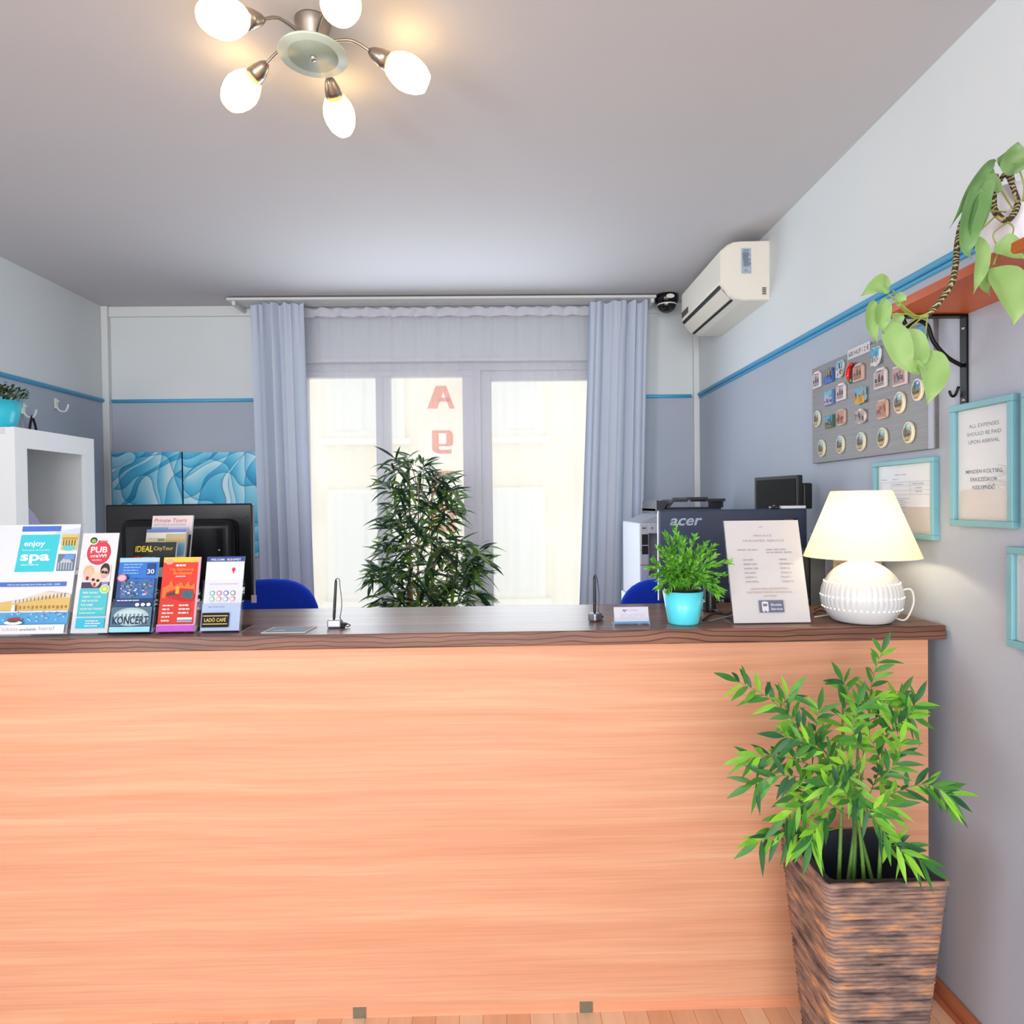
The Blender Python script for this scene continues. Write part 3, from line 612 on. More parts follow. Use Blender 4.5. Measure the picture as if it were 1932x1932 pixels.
# ================================================================== CANVASES
def canvas_mat(seed):
    M, nt, b, N, L = nodes('blue_ribbon_print', .5, .3)
    g = N('ShaderNodeTexCoord'); acc = None; dark = None
    nz = N('ShaderNodeTexNoise', Scale=2.2, Detail=1.0); L(g.outputs['Object'], nz.inputs['Vector'])
    wp = N('ShaderNodeVectorMath', operation='MULTIPLY_ADD'); L(nz.outputs['Color'], wp.inputs[0]); wp.inputs[1].default_value = (.75, .75, .75); L(g.outputs['Object'], wp.inputs[2])
    for k, (rot, s_, d_) in enumerate(((.35, 1.9, 3.2), (1.25, 1.5, 4.), (-.75, 2.2, 2.6), (2.2, 1.2, 5.))):
        mp = N('ShaderNodeMapping'); mp.inputs['Location'].default_value = (seed*3.1+k*1.7, 0, seed*1.7); mp.inputs['Rotation'].default_value = (0, rot+seed*.5, 0); L(wp.outputs[0], mp.inputs[0])
        w_ = N('ShaderNodeTexWave', wave_profile='SAW', bands_direction='X', Scale=s_, Distortion=d_, Detail=.4); w_.inputs['Detail Scale'].default_value = .7; L(mp.outputs[0], w_.inputs['Vector'])
        ln = ramp(N, [(.0, 0.), (.03, .75), (.10, 1.)]); L(w_.outputs[0], ln.inputs[0])
        if acc is None: acc, dark = w_, ln
        else:
            ad = N('ShaderNodeMath', operation='ADD'); L(acc.outputs[0], ad.inputs[0]); L(w_.outputs[0], ad.inputs[1]); acc = ad
            mu = N('ShaderNodeMath', operation='MULTIPLY'); L(dark.outputs[0], mu.inputs[0]); L(ln.outputs[0], mu.inputs[1]); dark = mu
    dv = N('ShaderNodeMath', operation='DIVIDE'); dv.inputs[1].default_value = 4.; L(acc.outputs[0], dv.inputs[0])
    r = ramp(N, [(.2, (44, 150, 200)), (.40, (84, 188, 226)), (.56, (136, 214, 238)), (.76, (206, 238, 248))]); L(dv.outputs[0], r.inputs[0])
    mx = N('ShaderNodeMixRGB'); mx.inputs[1].default_value = (*lin((42, 134, 176)), 1); L(dark.outputs[0], mx.inputs[0]); L(r.outputs[0], mx.inputs[2]); L(mx.outputs[0], b.inputs['Base Color'])
    return M
for k, (xa_, xb_, lab) in enumerate(((203, 342, 'blue ribbon-patterned canvas nearest the left corner'), (345, 485, 'blue ribbon-patterned canvas beside the left curtain'))):
    p0 = at(xa_, 854, 1, DB-.02); p1 = at(xb_, 853, 1, DB-.02); zb = at(486, 1050, 1, DB-.02).z; X0 = max(p0.x, XL+.044)
    t = thing('canvas_picture', ((X0+p1.x)/2, DB-.01, zb), lab+', above the monitor', 'picture', 'blue canvases on the back wall')
    MB(canvas_mat(k)).box(X0, p1.x, DB-.021, DB-.018, zb, p0.z).build('print', t)
    MB(mat('canvas_edge_blue', (14, 52, 84), .7)).box(X0+.001, p1.x+.002, DB-.018, DB, zb, p0.z-.001).build('stretcher_frame', t)

# ================================================================== DOME CAMERA and AIR CONDITIONER
c = at(1258, 572, 1, 3.93); c.z = HC
t = thing('dome_camera', (c.x, 3.93, HC), 'black dome security camera under the ceiling beside the air conditioner', 'security camera')
MB(mat('black_gloss_cap', (10, 10, 12), .15)).lathe([(.0, 0), (.068, 0), (.070, -.012), (.068, -.04), (.056, -.056)], (c.x, 3.93, HC), 36).build('base_ring', t)
MB(mat('dome_smoke', (8, 8, 9), .06, 0, .8)).lathe([(.055*math.cos(a*PI/16), -.052-.052*math.sin(a*PI/16)) for a in range(9)], (c.x, 3.93, HC), 36).build('dome', t)
MB(WHITE).lathe([(.056, -.05), (.059, -.056), (.056, -.06)], (c.x, 3.93, HC), 36).build('dome_rim', t)
MB(WHITE).add([(c.x+.004+.024*math.cos(2*PI*i/20), 3.93-.0705, HC-.023+.013*math.sin(2*PI*i/20)) for i in range(20)], [list(range(20))]).build('pale_patch', t)  # flat white oval on the front of the base ring
ACY0, ACY1 = 3.0, 3.68
AC = mat('ivory_plastic', (226, 222, 210), .4)
t = thing('air_conditioner', (XR-.1, 3.34, 2.33), 'ivory wall air conditioner high on the right wall', 'air conditioner')
zt_, zb_ = at(1450, 453, 1, ACY0).z, at(1450, 566, 1, ACY0).z
H_ = zt_-zb_
def pf(q_): return [(d, zb_+h*H_) for d, h in q_]
body = pf([(0, 1), (.13, .99), (.165, .975), (.19, .93), (.222, .83), (.222, .33), (.215, .27), (.20, .2), (.178, .09), (.155, .03), (.12, 0), (0, 0)])
n_ = len(body); secs = [(ACY0, .97), (ACY0+.006, 1.), (ACY1-.05, 1), (ACY1-.012, .97), (ACY1, .90)]
v = []
for y, k in secs:
    for d, z in body: v.append((XR-d*k, y, zb_+H_/2+(z-zb_-H_/2)*k))
f = [[i*n_+j, i*n_+(j+1) % n_, (i+1)*n_+(j+1) % n_, (i+1)*n_+j] for i in range(4) for j in range(n_)]+[list(range(n_)), [4*n_+j for j in range(n_)][::-1]]
MB(AC).add(v, f).build('housing', t)
def acs(d0, h0, d1, h1, y0, y1, m_, nm, off=.0015):
    a = Vector((XR-d0, 0, zb_+h0*H_)); b2 = Vector((XR-d1, 0, zb_+h1*H_)); dr = b2-a; nn = Vector((dr.z, 0, -dr.x)).normalized()
    if nn.x > 0 or (abs(nn.x) < .3 and nn.z > 0): nn = -nn
    a += nn*off; b2 += nn*off; MB(m_).add([(a.x, y0, a.z), (a.x, y1, a.z), (b2.x, y1, b2.z), (b2.x, y0, b2.z)], [[0, 1, 2, 3]]).build(nm, t)
DK = mat('vent_black', (12, 12, 12), .7)
acs(.2185, .29, .210, .235, ACY0+.03, ACY1-.04, DK, 'air_slot', .003)
acs(.166, .055, .155, .032, ACY0+.03, ACY1-.04, DK, 'air_slot', .002)
acs(.2085, .225, .168, .062, ACY0+.03, ACY1-.04, mat('louvre_ivory', (214, 208, 194), .4), 'louvre', .003)
acs(.222, .47, .222, .35, ACY1-.16, ACY1-.04, mat('display_brown', (70, 62, 56), .3), 'display')
# sticker and vent on the near end
a = Art(.045, .115, (190, 208, 226)); a.lines(.2, .8, .9, .03, 1, .035, (90, 100, 120), 2); a.lines(.1, .9, .84, .035, 18, .018, (110, 120, 140), 5); a.text('CE', .3, .05, .07, (90, 96, 110), .25); a.ell(.7, .09, .12, .04, (200, 214, 230))
pp = at(1399, 516, 1, ACY0-.002)
a.mb.xf(frameM((pp.x, ACY0-.0012, pp.z), (1, 0, 0), (0, 0, 1), (0, -1, 0))).build('rating_sticker', t)
a = Art(.02, .035, (222, 217, 204)); 
for i in range(4): a.rect(.05, .08+.24*i, .9, .2+.24*i, (50, 48, 44))
pp = at(1438, 556, 1, ACY0-.002)
a.mb.xf(frameM((pp.x, ACY0-.0012, pp.z), (1, 0, 0), (0, 0, 1), (0, -1, 0))).build('side_vent', t)

# ================================================================== CEILING LIGHT
def glow(name, rgb, st):
    return mat(name, (250, 246, 236), .3, em=st, emc=rgb)
GL = glow('lit_opal_glass', (255, 204, 118), 5.2)
HX, HY = at(590, 42, 2, HC).x, at(590, 42, 2, HC).y
t = thing('ceiling_light', (HX, HY, HC), 'five-arm brushed steel ceiling light with opal glass shades', 'ceiling light')
MB(STEEL).lathe([(0, 0), (.045, 0), (.045, -.004), (.040, -.02), (.030, -.065), (.026, -.078), (0, -.078)], (HX, HY, HC), 32).build('canopy', t)
MB(mat('frosted_green_glass', (184, 202, 196), .35, 0, .4)).lathe([(0, -.080), (.085, -.080), (.0865, -.083), (.085, -.086), (0, -.086)], (HX, HY, HC), 40).build('glass_disc', t)
MB(mat('frosted_disc_centre', (148, 164, 152), .4, 0, .4)).lathe([(.062, -.0862), (.062, -.0868), (0, -.0868)], (HX, HY, HC), 36).build('frosted_disc', t)
MB(CHROME).lathe([(0, -.078), (.008, -.086), (.008, -.092), (.004, -.097), (0, -.097)], (HX, HY, HC), 16).build('finial', t)
heads = [((427, 33), (478, 38), 2.535), ((641, 8), (612, 20), 2.54), ((458, 168), (492, 137), 2.545), ((639, 212), (627, 170), 2.545), ((764, 135), (716, 112), 2.545)]
for (hx_, hy_), (sx_, sy_), zh in heads:
    hp = at(hx_, hy_, 2, zh); dx = Vector((hp.x-HX, hp.y-HY, 0)); r_ = dx.length; dx.normalize()
    ax_ = (dx*.9+Vector((0, 0, -.42))).normalized()
    s0 = hp-ax_*.078
    hub = Vector((HX, HY, HC-.045))+dx*.03
    arm = MB(STEEL).tube(spline([hub, (hub+s0)*.5+Vector((0, 0, .020)), s0-ax_*.016], 12), .0042, 10).build('arm', t)
    Mh = Matrix.Translation(s0) @ ax_.to_track_quat('Z', 'Y').to_matrix().to_4x4()
    q = MB(STEEL); q.lathe([(.0, -.022), (.007, -.022), (.014, -.012), (.021, .01), (.024, .032), (.022, .032), (.0, .028)], (0, 0, 0), 24); q.xf(Mh).build('socket_cup', arm)
    q = MB(GL); q.lathe([(.019, .026), (.030, .04), (.040, .06), (.0445, .08), (.043, .10), (.036, .122), (.026, .137), (.022, .141), (.019, .137), (.019, .125)], (0, 0, 0), 28); q.xf(Mh).build('glass_shade', arm)
    q = MB(mat('bulb_lit', (255, 250, 235), .4, em=14, emc=(255, 214, 150))); q.lathe([(0.0, .132), (.010, .130), (.016, .122), (.017, .112), (.0, .10)], (0, 0, 0), 16); q.xf(Mh).build('bulb', arm)

# ================================================================== MAGNET BOARD
bp = [at(1533, 697, 0, XR-.012), at(1535, 875, 0, XR-.012), at(1764, 835, 0, XR-.012)]
BY0, BY1, BZ0, BZ1 = bp[2].y, bp[0].y, bp[1].z, at(1533, 697, 0, XR-.012).z
M, nt, b_, N, L = nodes('brushed_board_steel', .45, .5); b_.inputs['Metallic'].default_value = .35
g = N('ShaderNodeTexCoord'); mp = N('ShaderNodeMapping'); mp.inputs['Scale'].default_value = (1, 2, 90); L(g.outputs['Object'], mp.inputs[0]); n = N('ShaderNodeTexNoise', Scale=2.0, Detail=3.0); L(mp.outputs[0], n.inputs['Vector'])
r = ramp(N, [(.3, (112, 110, 112)), (.7, (124, 122, 122))]); L(n.outputs[0], r.inputs[0]); L(r.outputs[0], b_.inputs['Base Color'])
t = thing('magnet_board', (XR, (BY0+BY1)/2, BZ0), 'brushed steel magnetic board on the right wall, full of souvenir magnets', 'magnet board')
MB(M).box(XR-.014, XR, BY0, BY1, BZ0, BZ1, None, .002).build('steel_sheet', t)
MB(mat('folded_edge', (150, 154, 168), .45, .2)).box(XR-.017, XR-.0135, BY0, BY0+.022, BZ0, BZ1, None, .001).build('folded_edge', t)
BX = XR-.0142
def zz(zx, zy): return 1500+zx/6.037, 580+zy/6.037
p0 = at(*zz(600, 615), 0, BX); p1 = at(*zz(855, 500), 0, BX); ph0 = at(*zz(600, 525), 0, BX)
a = Art(p0.y-p1.y, .034, (232, 232, 236)); a.text('600 HUF / 2 €', .5, .25, .48, (40, 40, 48), .9, .01)
zlab = (at(*zz(600, 615), 0, BX).z+at(*zz(855, 485), 0, BX).z)/2
a.mb.xf(WR(p0.y, zlab, BX)).build('price_label', None, (BX, (p0.y+p1.y)/2, zlab), 'white paper strip with printed price, top edge of the magnet board', 'label')
OVC = (216, 206, 168)
def shape(kind, w_, h):
    if kind == 'oval': return [(w_/2*math.cos(2*PI*i/28), h/2*math.sin(2*PI*i/28)) for i in range(28)]
    if kind == 'wide': return [(w_/2*math.cos(2*PI*i/28)*1.0, h/2*math.sin(2*PI*i/28)*(1+.12*(i in (6, 7, 8)))) for i in range(28)]
    if kind == 'rect': return [(-w_/2, -h/2), (w_/2, -h/2), (w_/2, h/2), (-w_/2, h/2)]
    if kind == 'arch':
        return [(-w_/2, -h/2), (w_*.44, -h/2), (w_/2, -h*.44), (w_/2, h*.28), (w_*.42, h*.38), (w_*.34, h*.40), (w_*.28, h/2), (-w_*.25, h/2), (-w_*.32, h*.42), (-w_/2, h*.36)]
    if kind == 'round': return [(w_/2*math.copysign(abs(math.cos(2*PI*i/24))**.45, math.cos(2*PI*i/24)), h/2*math.copysign(abs(math.sin(2*PI*i/24))**.45, math.sin(2*PI*i/24))) for i in range(24)]
    if kind == 'heart': return [(0, -h/2), (w_*.3, -h*.35), (w_*.48, 0), (w_*.5, h*.3), (w_*.3, h*.5), (w_*.05, h*.42), (-w_*.12, h*.5), (-w_*.4, h*.4), (-w_*.45, h*.05), (-w_*.3, -.1*h), (-w_*.38, -h*.4)]
    if kind == 'jag': return [(-w_*.5, -h*.3), (-w_*.2, -h*.5), (w_*.1, -h*.42), (w_*.4, -h*.3), (w_*.5, -.05*h), (w_*.38, .1*h), (w_*.4, h*.4), (w_*.2, h*.3), (w_*.1, h*.5), (-w_*.05, h*.35), (-w_*.2, h*.48), (-w_*.4, h*.3), (-w_*.38, 0)]
    if kind == 'city': return [(-w_/2, -h/2), (w_/2, -h/2), (w_/2, h*.2), (w_*.35, h*.45), (w_*.2, h*.15), (w_*.08, h*.5), (-w_*.05, h*.2), (-w_*.2, h*.42), (-w_*.35, h*.1), (-w_/2, h*.15)]
def magnet(kind, zx, zy, w_, h, base, art, label, rot=0):
    p = at(*zz(zx, zy), 0, BX-.006); sh_ = shape(kind, w_, h)
    Mx = WR(p.y, p.z, BX) @ Matrix.Rotation(rot, 4, 'Z')
    t = thing('souvenir_magnet', (BX, p.y, p.z), label, 'magnet', 'souvenir magnets on the steel board')
    q = MB(mat('m_%02x%02x%02x' % base, base, .45)); q.prism(sh_, lambda u, v, s: (u, v, s), 0, .006); q.prism([(a*.93, b*.94) for a, b in sh_], lambda u, v, s: (u, v, s), .006, .0075); q.xf(Mx).build('plaque', t)
    a = Art(w_, h, base); a.mb = MB(flat(base)); a.k = 0
    art(a); a.mb.xf(Mx @ Matrix.Translation((-w_/2, -h/2, .0073))).build('relief_print', t)
    return t
def art_oval(a, sky=(150, 206, 226)):
    a.ell(.5, .5, .44, .45, (216, 206, 168)); a.ell(.55, .72, .3, .2, sky); a.ell(.3, .52, .2, .22, (120, 122, 116)); a.ell(.56, .47, .3, .16, (146, 134, 112))
    a.poly([(.3, .5), (.38, .9), (.46, .5)], (84, 92, 92)); a.ell(.66, .80, .1, .07, (240, 240, 240))
    for i in range(5): a.rect(.2+.13*i, .33, .27+.13*i, .33+.1+.05*(i % 2), (96, 82, 62))
    a.rect(.2, .25, .8, .3, (188, 166, 110)); a.rect(.3, .12, .7, .18, (206, 110, 90))
def art_arch(c1, c2):
    def fn(a):
        a.rect(.08, .08, .9, .88, c1); a.rect(.12, .3, .3, .5, c2); a.poly([(.38, .3), (.6, .3), (.56, .6), (.49, .78), (.42, .6)], c2); a.rect(.66, .3, .84, .52, c2); a.poly([(.68, .52), (.82, .52), (.75, .64)], c2); a.rect(.12, .2, .86, .23, c2); a.rect(.3, .82, .7, .86, c2)
        a.rect(.15, .13, .7, .15, c2)
    return fn
def art_scene(cols, seed):
    def fn(a):
        R = random.Random(seed); a.rect(.05, .5, .95, .93, cols[0]); a.rect(.05, .07, .95, .5, cols[1])
        for i in range(16):
            x = R.uniform(.08, .85); y = R.uniform(.12, .6); a.rect(x, y, x+R.uniform(.04, .1), y+R.uniform(.06, .3), cols[2+i % (len(cols)-2)])
    return fn
pale = (214, 206, 208); tan = (206, 176, 158)
magnet('arch', 243, 825, .060, .062, (222, 216, 222), art_arch((206, 194, 198), (92, 74, 84)), 'pale square magnet with dark towers, top left corner of the board')
magnet('city', 375, 775, .068, .055, (60, 110, 190), art_scene([(120, 140, 120), (60, 120, 210), (190, 40, 70), (210, 206, 190), (50, 60, 70)], 2), 'blue and red skyline magnet with jagged top, left in the first row')
magnet('heart', 505, 705, .052, .062, (196, 218, 226), art_scene([(120, 190, 226), (226, 226, 220), (90, 80, 80), (190, 70, 60), (250, 250, 250)], 3), 'pale blue wavy-edged magnet just left of the red chilli')
t = thing('souvenir_magnet', (BX, at(*zz(622, 735), 0, BX).y, at(*zz(622, 735), 0, BX).z), 'red chilli pepper magnet with green stalk', 'magnet', 'souvenir magnets on the steel board')
pt = [at(*zz(x, y), 0, BX-.008) for x, y in ((650, 640), (618, 680), (602, 740), (600, 790), (612, 825))]
MB(mat('chilli_red', (206, 26, 20), .15, coat=.5)).tube(spline(pt, 4), [.003+.0065*math.sin(PI*min(1, (i+2)/19)) for i in range(17)], 10).build('pepper', t)
MB(mat('chilli_green', (40, 120, 60), .4)).tube([pt[-1], at(*zz(610, 850), 0, BX-.006), at(*zz(636, 862), 0, BX-.006)], .003, 6).build('stalk', t)
magnet('arch', 715, 740, .062, .058, tan, art_arch((196, 150, 130), (120, 70, 60)), 'tan square magnet with brown building, right beside the red chilli')
magnet('heart', 912, 560, .054, .062, (214, 232, 240), art_scene([(90, 190, 230), (236, 236, 232), (60, 160, 220), (170, 110, 90), (240, 220, 120)], 5), 'white and bright blue wavy-edged magnet below the price strip')
magnet('arch', 965, 805, .066, .064, pale, art_arch((200, 182, 180), (90, 60, 72)), 'pale square magnet with three dark towers, between the tan one and the leaves')
magnet('rect', 1185, 775, .066, .060, (216, 198, 196), art_scene([(198, 170, 166), (190, 170, 170), (110, 90, 130), (80, 100, 130), (200, 140, 130)], 7), 'pale pink rectangular magnet partly hidden under the big leaves')
magnet('oval', 1385, 938, .050, .064, (226, 222, 196), lambda a: art_oval(a, (60, 140, 210)), 'oval city magnet highest on the right, half behind a hanging leaf')
magnet('rect', 1440, 320, .044, .062, (60, 90, 130), art_scene([(110, 170, 230), (150, 110, 90), (226, 180, 90), (90, 60, 60), (226, 190, 120)], 9), 'tall blue and gold magnet behind the curved bracket')
magnet('rect', 378, 1030, .062, .054, (90, 140, 200), art_scene([(120, 200, 226), (200, 190, 226), (60, 70, 130), (200, 60, 100), (240, 240, 250)], 10), 'blue and violet rectangular magnet, left in the second row')
magnet('arch', 518, 962, .056, .060, (222, 216, 220), art_arch((208, 196, 198), (86, 66, 76)), 'pale square magnet with dark towers, second row left of centre')
magnet('jag', 740, 1005, .066, .060, (150, 190, 200), art_scene([(120, 190, 210), (240, 180, 60), (120, 130, 140), (226, 70, 50), (250, 210, 60)], 12), 'jagged blue magnet with yellow and red banner, middle of the board')
magnet('round', 985, 1160, .058, .060, (210, 176, 160), art_scene([(206, 164, 146), (198, 150, 134), (170, 110, 96)], 13), 'tan rounded square magnet, right of centre in the third row')
magnet('oval', 1180, 1085, .052, .066, (226, 222, 196), art_oval, 'oval city magnet between the tan square and the hanging leaf')
magnet('oval', 243, 1268, .048, .062, (220, 222, 206), art_oval, 'oval city magnet at the left edge of the third row')
magnet('rect', 383, 1300, .060, .046, (70, 110, 90), art_scene([(90, 180, 226), (120, 130, 90), (160, 140, 90), (60, 90, 60), (60, 70, 80)], 15), 'green and blue landscape magnet, third row')
magnet('round', 515, 1252, .058, .056, tan, art_scene([(206, 160, 140), (200, 150, 130), (150, 100, 90)], 16), 'tan square magnet touching the green landscape magnet')
magnet('wide', 738, 1245, .062, .048, (220, 208, 206), art_scene([(206, 190, 188), (190, 176, 176), (110, 94, 96), (130, 120, 120)], 17), 'low wide oval pink-grey magnet, middle of the third row')
for zx, zy, lab in ((295, 1605, 'oval city magnet at the far left of the lowest row'), (508, 1562, 'oval city magnet, second from the left in the lowest row'), (742, 1528, 'oval city magnet in the middle of the lowest row'), (985, 1485, 'oval city magnet, second from the right in the lowest row'), (1283, 1425, 'oval city magnet at the right end of the lowest row')):
    magnet('oval', zx, zy, .050, .064, (224, 222, 196), art_oval, lab)

# ================================================================== FRAMES on the right wall
def frame(y_far, y_near, z0, z1, label, art, wf=.017, dep=.02):
    t = thing('picture_frame', (XR, (y_far+y_near)/2, z0), label, 'picture frame', 'turquoise frames on the right wall')
    W, H = y_far-y_near, z1-z0; Mx = WR(y_far, z0)
    q = MB(FRAMEB)
    for u0, u1, v0, v1 in ((0, W, 0, wf), (0, W, H-wf, H), (0, wf, wf, H-wf), (W-wf, W, wf, H-wf)):
        q.box(u0, u1, v0, v1, .0, dep, None, .0015)
    q.xf(Mx).build('frame', t)
    a = Art(W-2*wf, H-2*wf, (226, 226, 230)); art(a); a.mb.xf(Mx @ Matrix.Translation((wf, wf, .006))).build('print', t)
    MB(PICGLASS).box(wf, W-wf, wf, H-wf, .0115, .0125).xf(Mx).build('glass', t)
    return t
def fpx(x, y): return at(x, y, 0, XR-.02)
def art_exp(a):
    for i, s_ in enumerate(('ALL EXPENSES', 'SHOULD BE PAID', 'UPON ARRIVAL')): a.text(s_, .5, .83-.072*i, .034, (46, 50, 60), (.56, .64, .58)[i], .006)
    for i, s_ in enumerate(('MINDEN KÖLTSÉG', 'ÉRKEZÉSKOR', 'FIZETENDŐ')): a.text(s_, .5, .42-.072*i, .034, (46, 50, 60), (.68, .5, .42)[i], .006)
c_ = [fpx(1790, 768), fpx(1909, 741), fpx(1918, 996), fpx(1799, 994)]
frame(c_[0].y-.0, c_[1].y, (c_[2].z+c_[3].z)/2, (c_[0].z+c_[1].z)/2, 'turquoise frame with the bilingual payment notice below the shelf bracket', art_exp)
def art_cert(a):
    k = (120, 122, 136)
    a.lines(.32, .66, .85, .03, 1, .012, k, 1); a.lines(.06, .2, .785, .03, 1, .01, k, 2); a.lines(.28, .44, .785, .03, 1, .01, k, 3)
    for v in (.745, .56): a.rect(.05, v, .95, v+.004, k)
    for u in (.05, .26, .6, .95): a.rect(u, .56, u+.004, .749, k)
    for v in (.69, .625): a.rect(.26, v, .95, v+.003, k)
    a.lines(.3, .56, .71, .03, 1, .01, k, 4); a.lines(.64, .9, .71, .03, 1, .01, k, 5); a.lines(.7, .84, .65, .05, 2, .01, k, 6); a.lines(.1, .8, .5, .03, 5, .008, k, 7); a.lines(.4, .62, .3, .03, 1, .01, k, 8)
c_ = [fpx(1645, 875), fpx(1759, 860), fpx(1762, 1020)]
frame(c_[0].y, c_[1].y-.002, c_[2].z, (c_[0].z+c_[1].z)/2, 'turquoise frame with a printed table form, partly behind the table lamp', art_cert, .014)
def art_low(a): a.rect(.03, .03, .97, .95, (216, 220, 226))
frame(fpx(1898, 1031).y, fpx(1898, 1031).y-.32, 1.062, 1.302, 'turquoise frame low on the wall at the right edge, by the lamp', art_low)
frame(fpx(1926, 735).y, fpx(1926, 735).y-.22, 1.35, 1.668, 'turquoise frame at the right edge, next to the payment notice', art_low)
# wall panel with key switch behind the lamp
pa = at(1530, 1006, 0, XR-.02); pb = at(1564, 1112, 0, XR-.02)
t = thing('electrical_panel', (XR, (pa.y+pb.y)/2, pb.z), 'small white electrical cover with a lock behind the table lamp', 'electrical box')
MB(mat('panel_grey', (190, 196, 208), .4)).box(XR-.03, XR, pb.y, pa.y, pb.z, pa.z, None, .004).build('cover', t)
MB(WHITE).box(XR-.034, XR-.03, pb.y+.01, pb.y+.025, pb.z+.004, pa.z-.004, None, .001).build('hinge_strip', t)
q = MB(CHROME); q.lathe([(0, 0), (.014, 0), (.014, .004), (.009, .006), (0, .006)], (0, 0, 0), 20).box(-.022, .022, -.003, .003, .006, .010); q.xf(WR((pa.y+pb.y)/2+.015, (pa.z+pb.z)/2+.0, XR-.03)).build('lock', t)

# ================================================================== SHELF, BRACKETS
SX, SZ = 1.022, 1.903
t = thing('wall_shelf', (1.13, 1.3, SZ), 'orange-brown wooden wall shelf above the frames', 'shelf')
MB(SHELFW).box(SX, XR, .55, 1.765, SZ, SZ+.022, None, .001).build('shelf_board', t)
for yb in (1.735, .75):
    q = MB(BLACKM); q.box(XR-.006, XR, yb-.013, yb+.013, SZ-.245, SZ-.001, None, .001); q.box(XR-.19, XR, yb-.013, yb+.013, SZ-.007, SZ-.001, None, .001)
    br = q.build('bracket', t)
    q = MB(BLACKM); q.tube(spline([(XR-.165, yb, SZ-.012), (XR-.155, yb, SZ-.03), (XR-.14, yb, SZ-.018), (XR-.12, yb, SZ-.016), (XR-.10, yb, SZ-.03), (XR-.085, yb, SZ-.07), (XR-.05, yb, SZ-.11), (XR-.008, yb, SZ-.135)], 5), .0055, 8); q.build('brace', br)
    for z in (.035, .225): MB(CHROME).lathe([(.005, 0), (.004, .002), (0, .003)], (0, 0, 0), 12).xf(WR(yb, SZ-z, XR-.006)).build('screw', br)
# hook behind the bracket foot
q = MB(BLACKM); p = at(1802, 735, 0, XR-.03); q.tube(spline([(XR-.003, 1.757, p.z+.012), (XR-.010, 1.76, p.z-.010), (XR-.020, 1.76, p.z-.012), (XR-.026, 1.76, p.z+.002)], 6), .0034, 8); q.build('coat_hook', None, (XR, 1.755, p.z), 'small black hook on the wall beside the shelf bracket', 'hook')

# ================================================================== HANGING PLANT
t = thing('trailing_plant', (1.132, 1.42, SZ+.022), 'trailing broad-leaved plant hanging from the wall shelf', 'potted plant')
PC = (1.137, 1.43, SZ+.022)
MB(mat('white_ceramic', (228, 226, 232), .3)).lathe([(0, 0), (.062, 0), (.066, .004), (.088, .15), (.084, .15), (.08, .13), (.06, .12)], PC, 36).build('pot', t)
MB(SOIL).lathe([(0, .125), (.079, .125)], PC, 24).build('soil', t)
def A(x, y, Y): return at(x, y, 1, Y)
bark = nodes('ringed_bark', .7, .3); Mb, nt, b_, N, L = bark
g = N('ShaderNodeTexCoord'); wv = N('ShaderNodeTexWave', bands_direction='Z', Scale=34.0, Distortion=14.0, Detail=3.0); L(g.outputs['Object'], wv.inputs['Vector']); r = ramp(N, [(.35, (62, 54, 38)), (.7, (104, 96, 58)), (.95, (186, 172, 130))]); L(wv.outputs[0], r.inputs[0]); L(r.outputs[0], b_.inputs['Base Color'])
YS = 1.36
main = spline([A(1925, 400, 1.40), A(1918, 372, YS), A(1900, 330, YS), A(1885, 345, YS), A(1875, 385, YS), A(1880, 403, YS), A(1900, 418, YS), A(1914, 405, YS), A(1918, 380, YS)], 6)
MB(Mb).tube([Vector((PC[0], PC[1], PC[2]+.12)), Vector((PC[0]-.02, PC[1], PC[2]+.2))]+main[:18], .0048, 8).build('stem', t)
MB(Mb).tube(spline([A(1878, 330, YS), A(1874, 372, YS), A(1878, 400, YS), A(1898, 416, YS), A(1914, 402, YS), A(1920, 385, YS)], 6), .0062, 8).build('stem', t)
MB(Mb).tube(spline([A(1872, 352, 1.38), A(1838, 385, 1.36), A(1817, 415, YS), A(1807, 455, YS), A(1803, 500, YS), A(1795, 535, YS), A(1772, 570, YS), A(1750, 595, YS)], 6), .0058, 8).build('stem', t)
GS = mat('yellow_green_stem', (150, 160, 70), .5)
q = MB(GS); q.tube(spline([A(1750, 595, YS), A(1728, 598, YS), A(1705, 582, YS), A(1690, 560, YS)], 4), .0048, 8)
q.build('stem_tip', t)
def stalk(*pts, r=.0016): MB(GS).tube(spline([A(x, y, d) for x, y, d in pts], 5), r, 6).build('leaf_stalk', t)
stalk((1728, 597, YS), (1700, 575, 1.34), (1676, 555, 1.33)); stalk((1735, 597, YS), (1712, 612, 1.32), (1690, 628, 1.32)); stalk((1750, 595, YS), (1745, 640, 1.33), (1742, 665, 1.32))
stalk((1738, 597, YS), (1700, 592, 1.32), (1668, 596, 1.32), (1660, 610, 1.32)); stalk((1745, 595, YS), (1716, 620, 1.33), (1708, 640, 1.33)); stalk((1700, 575, YS), (1685, 548, 1.34))
stalk((1740, 660, 1.32), (1746, 690, 1.31), (1760, 690, 1.31)); stalk((1900, 418, YS), (1912, 430, 1.34), (1905, 455, 1.33), (1885, 475, 1.32), (1874, 500, 1.32))
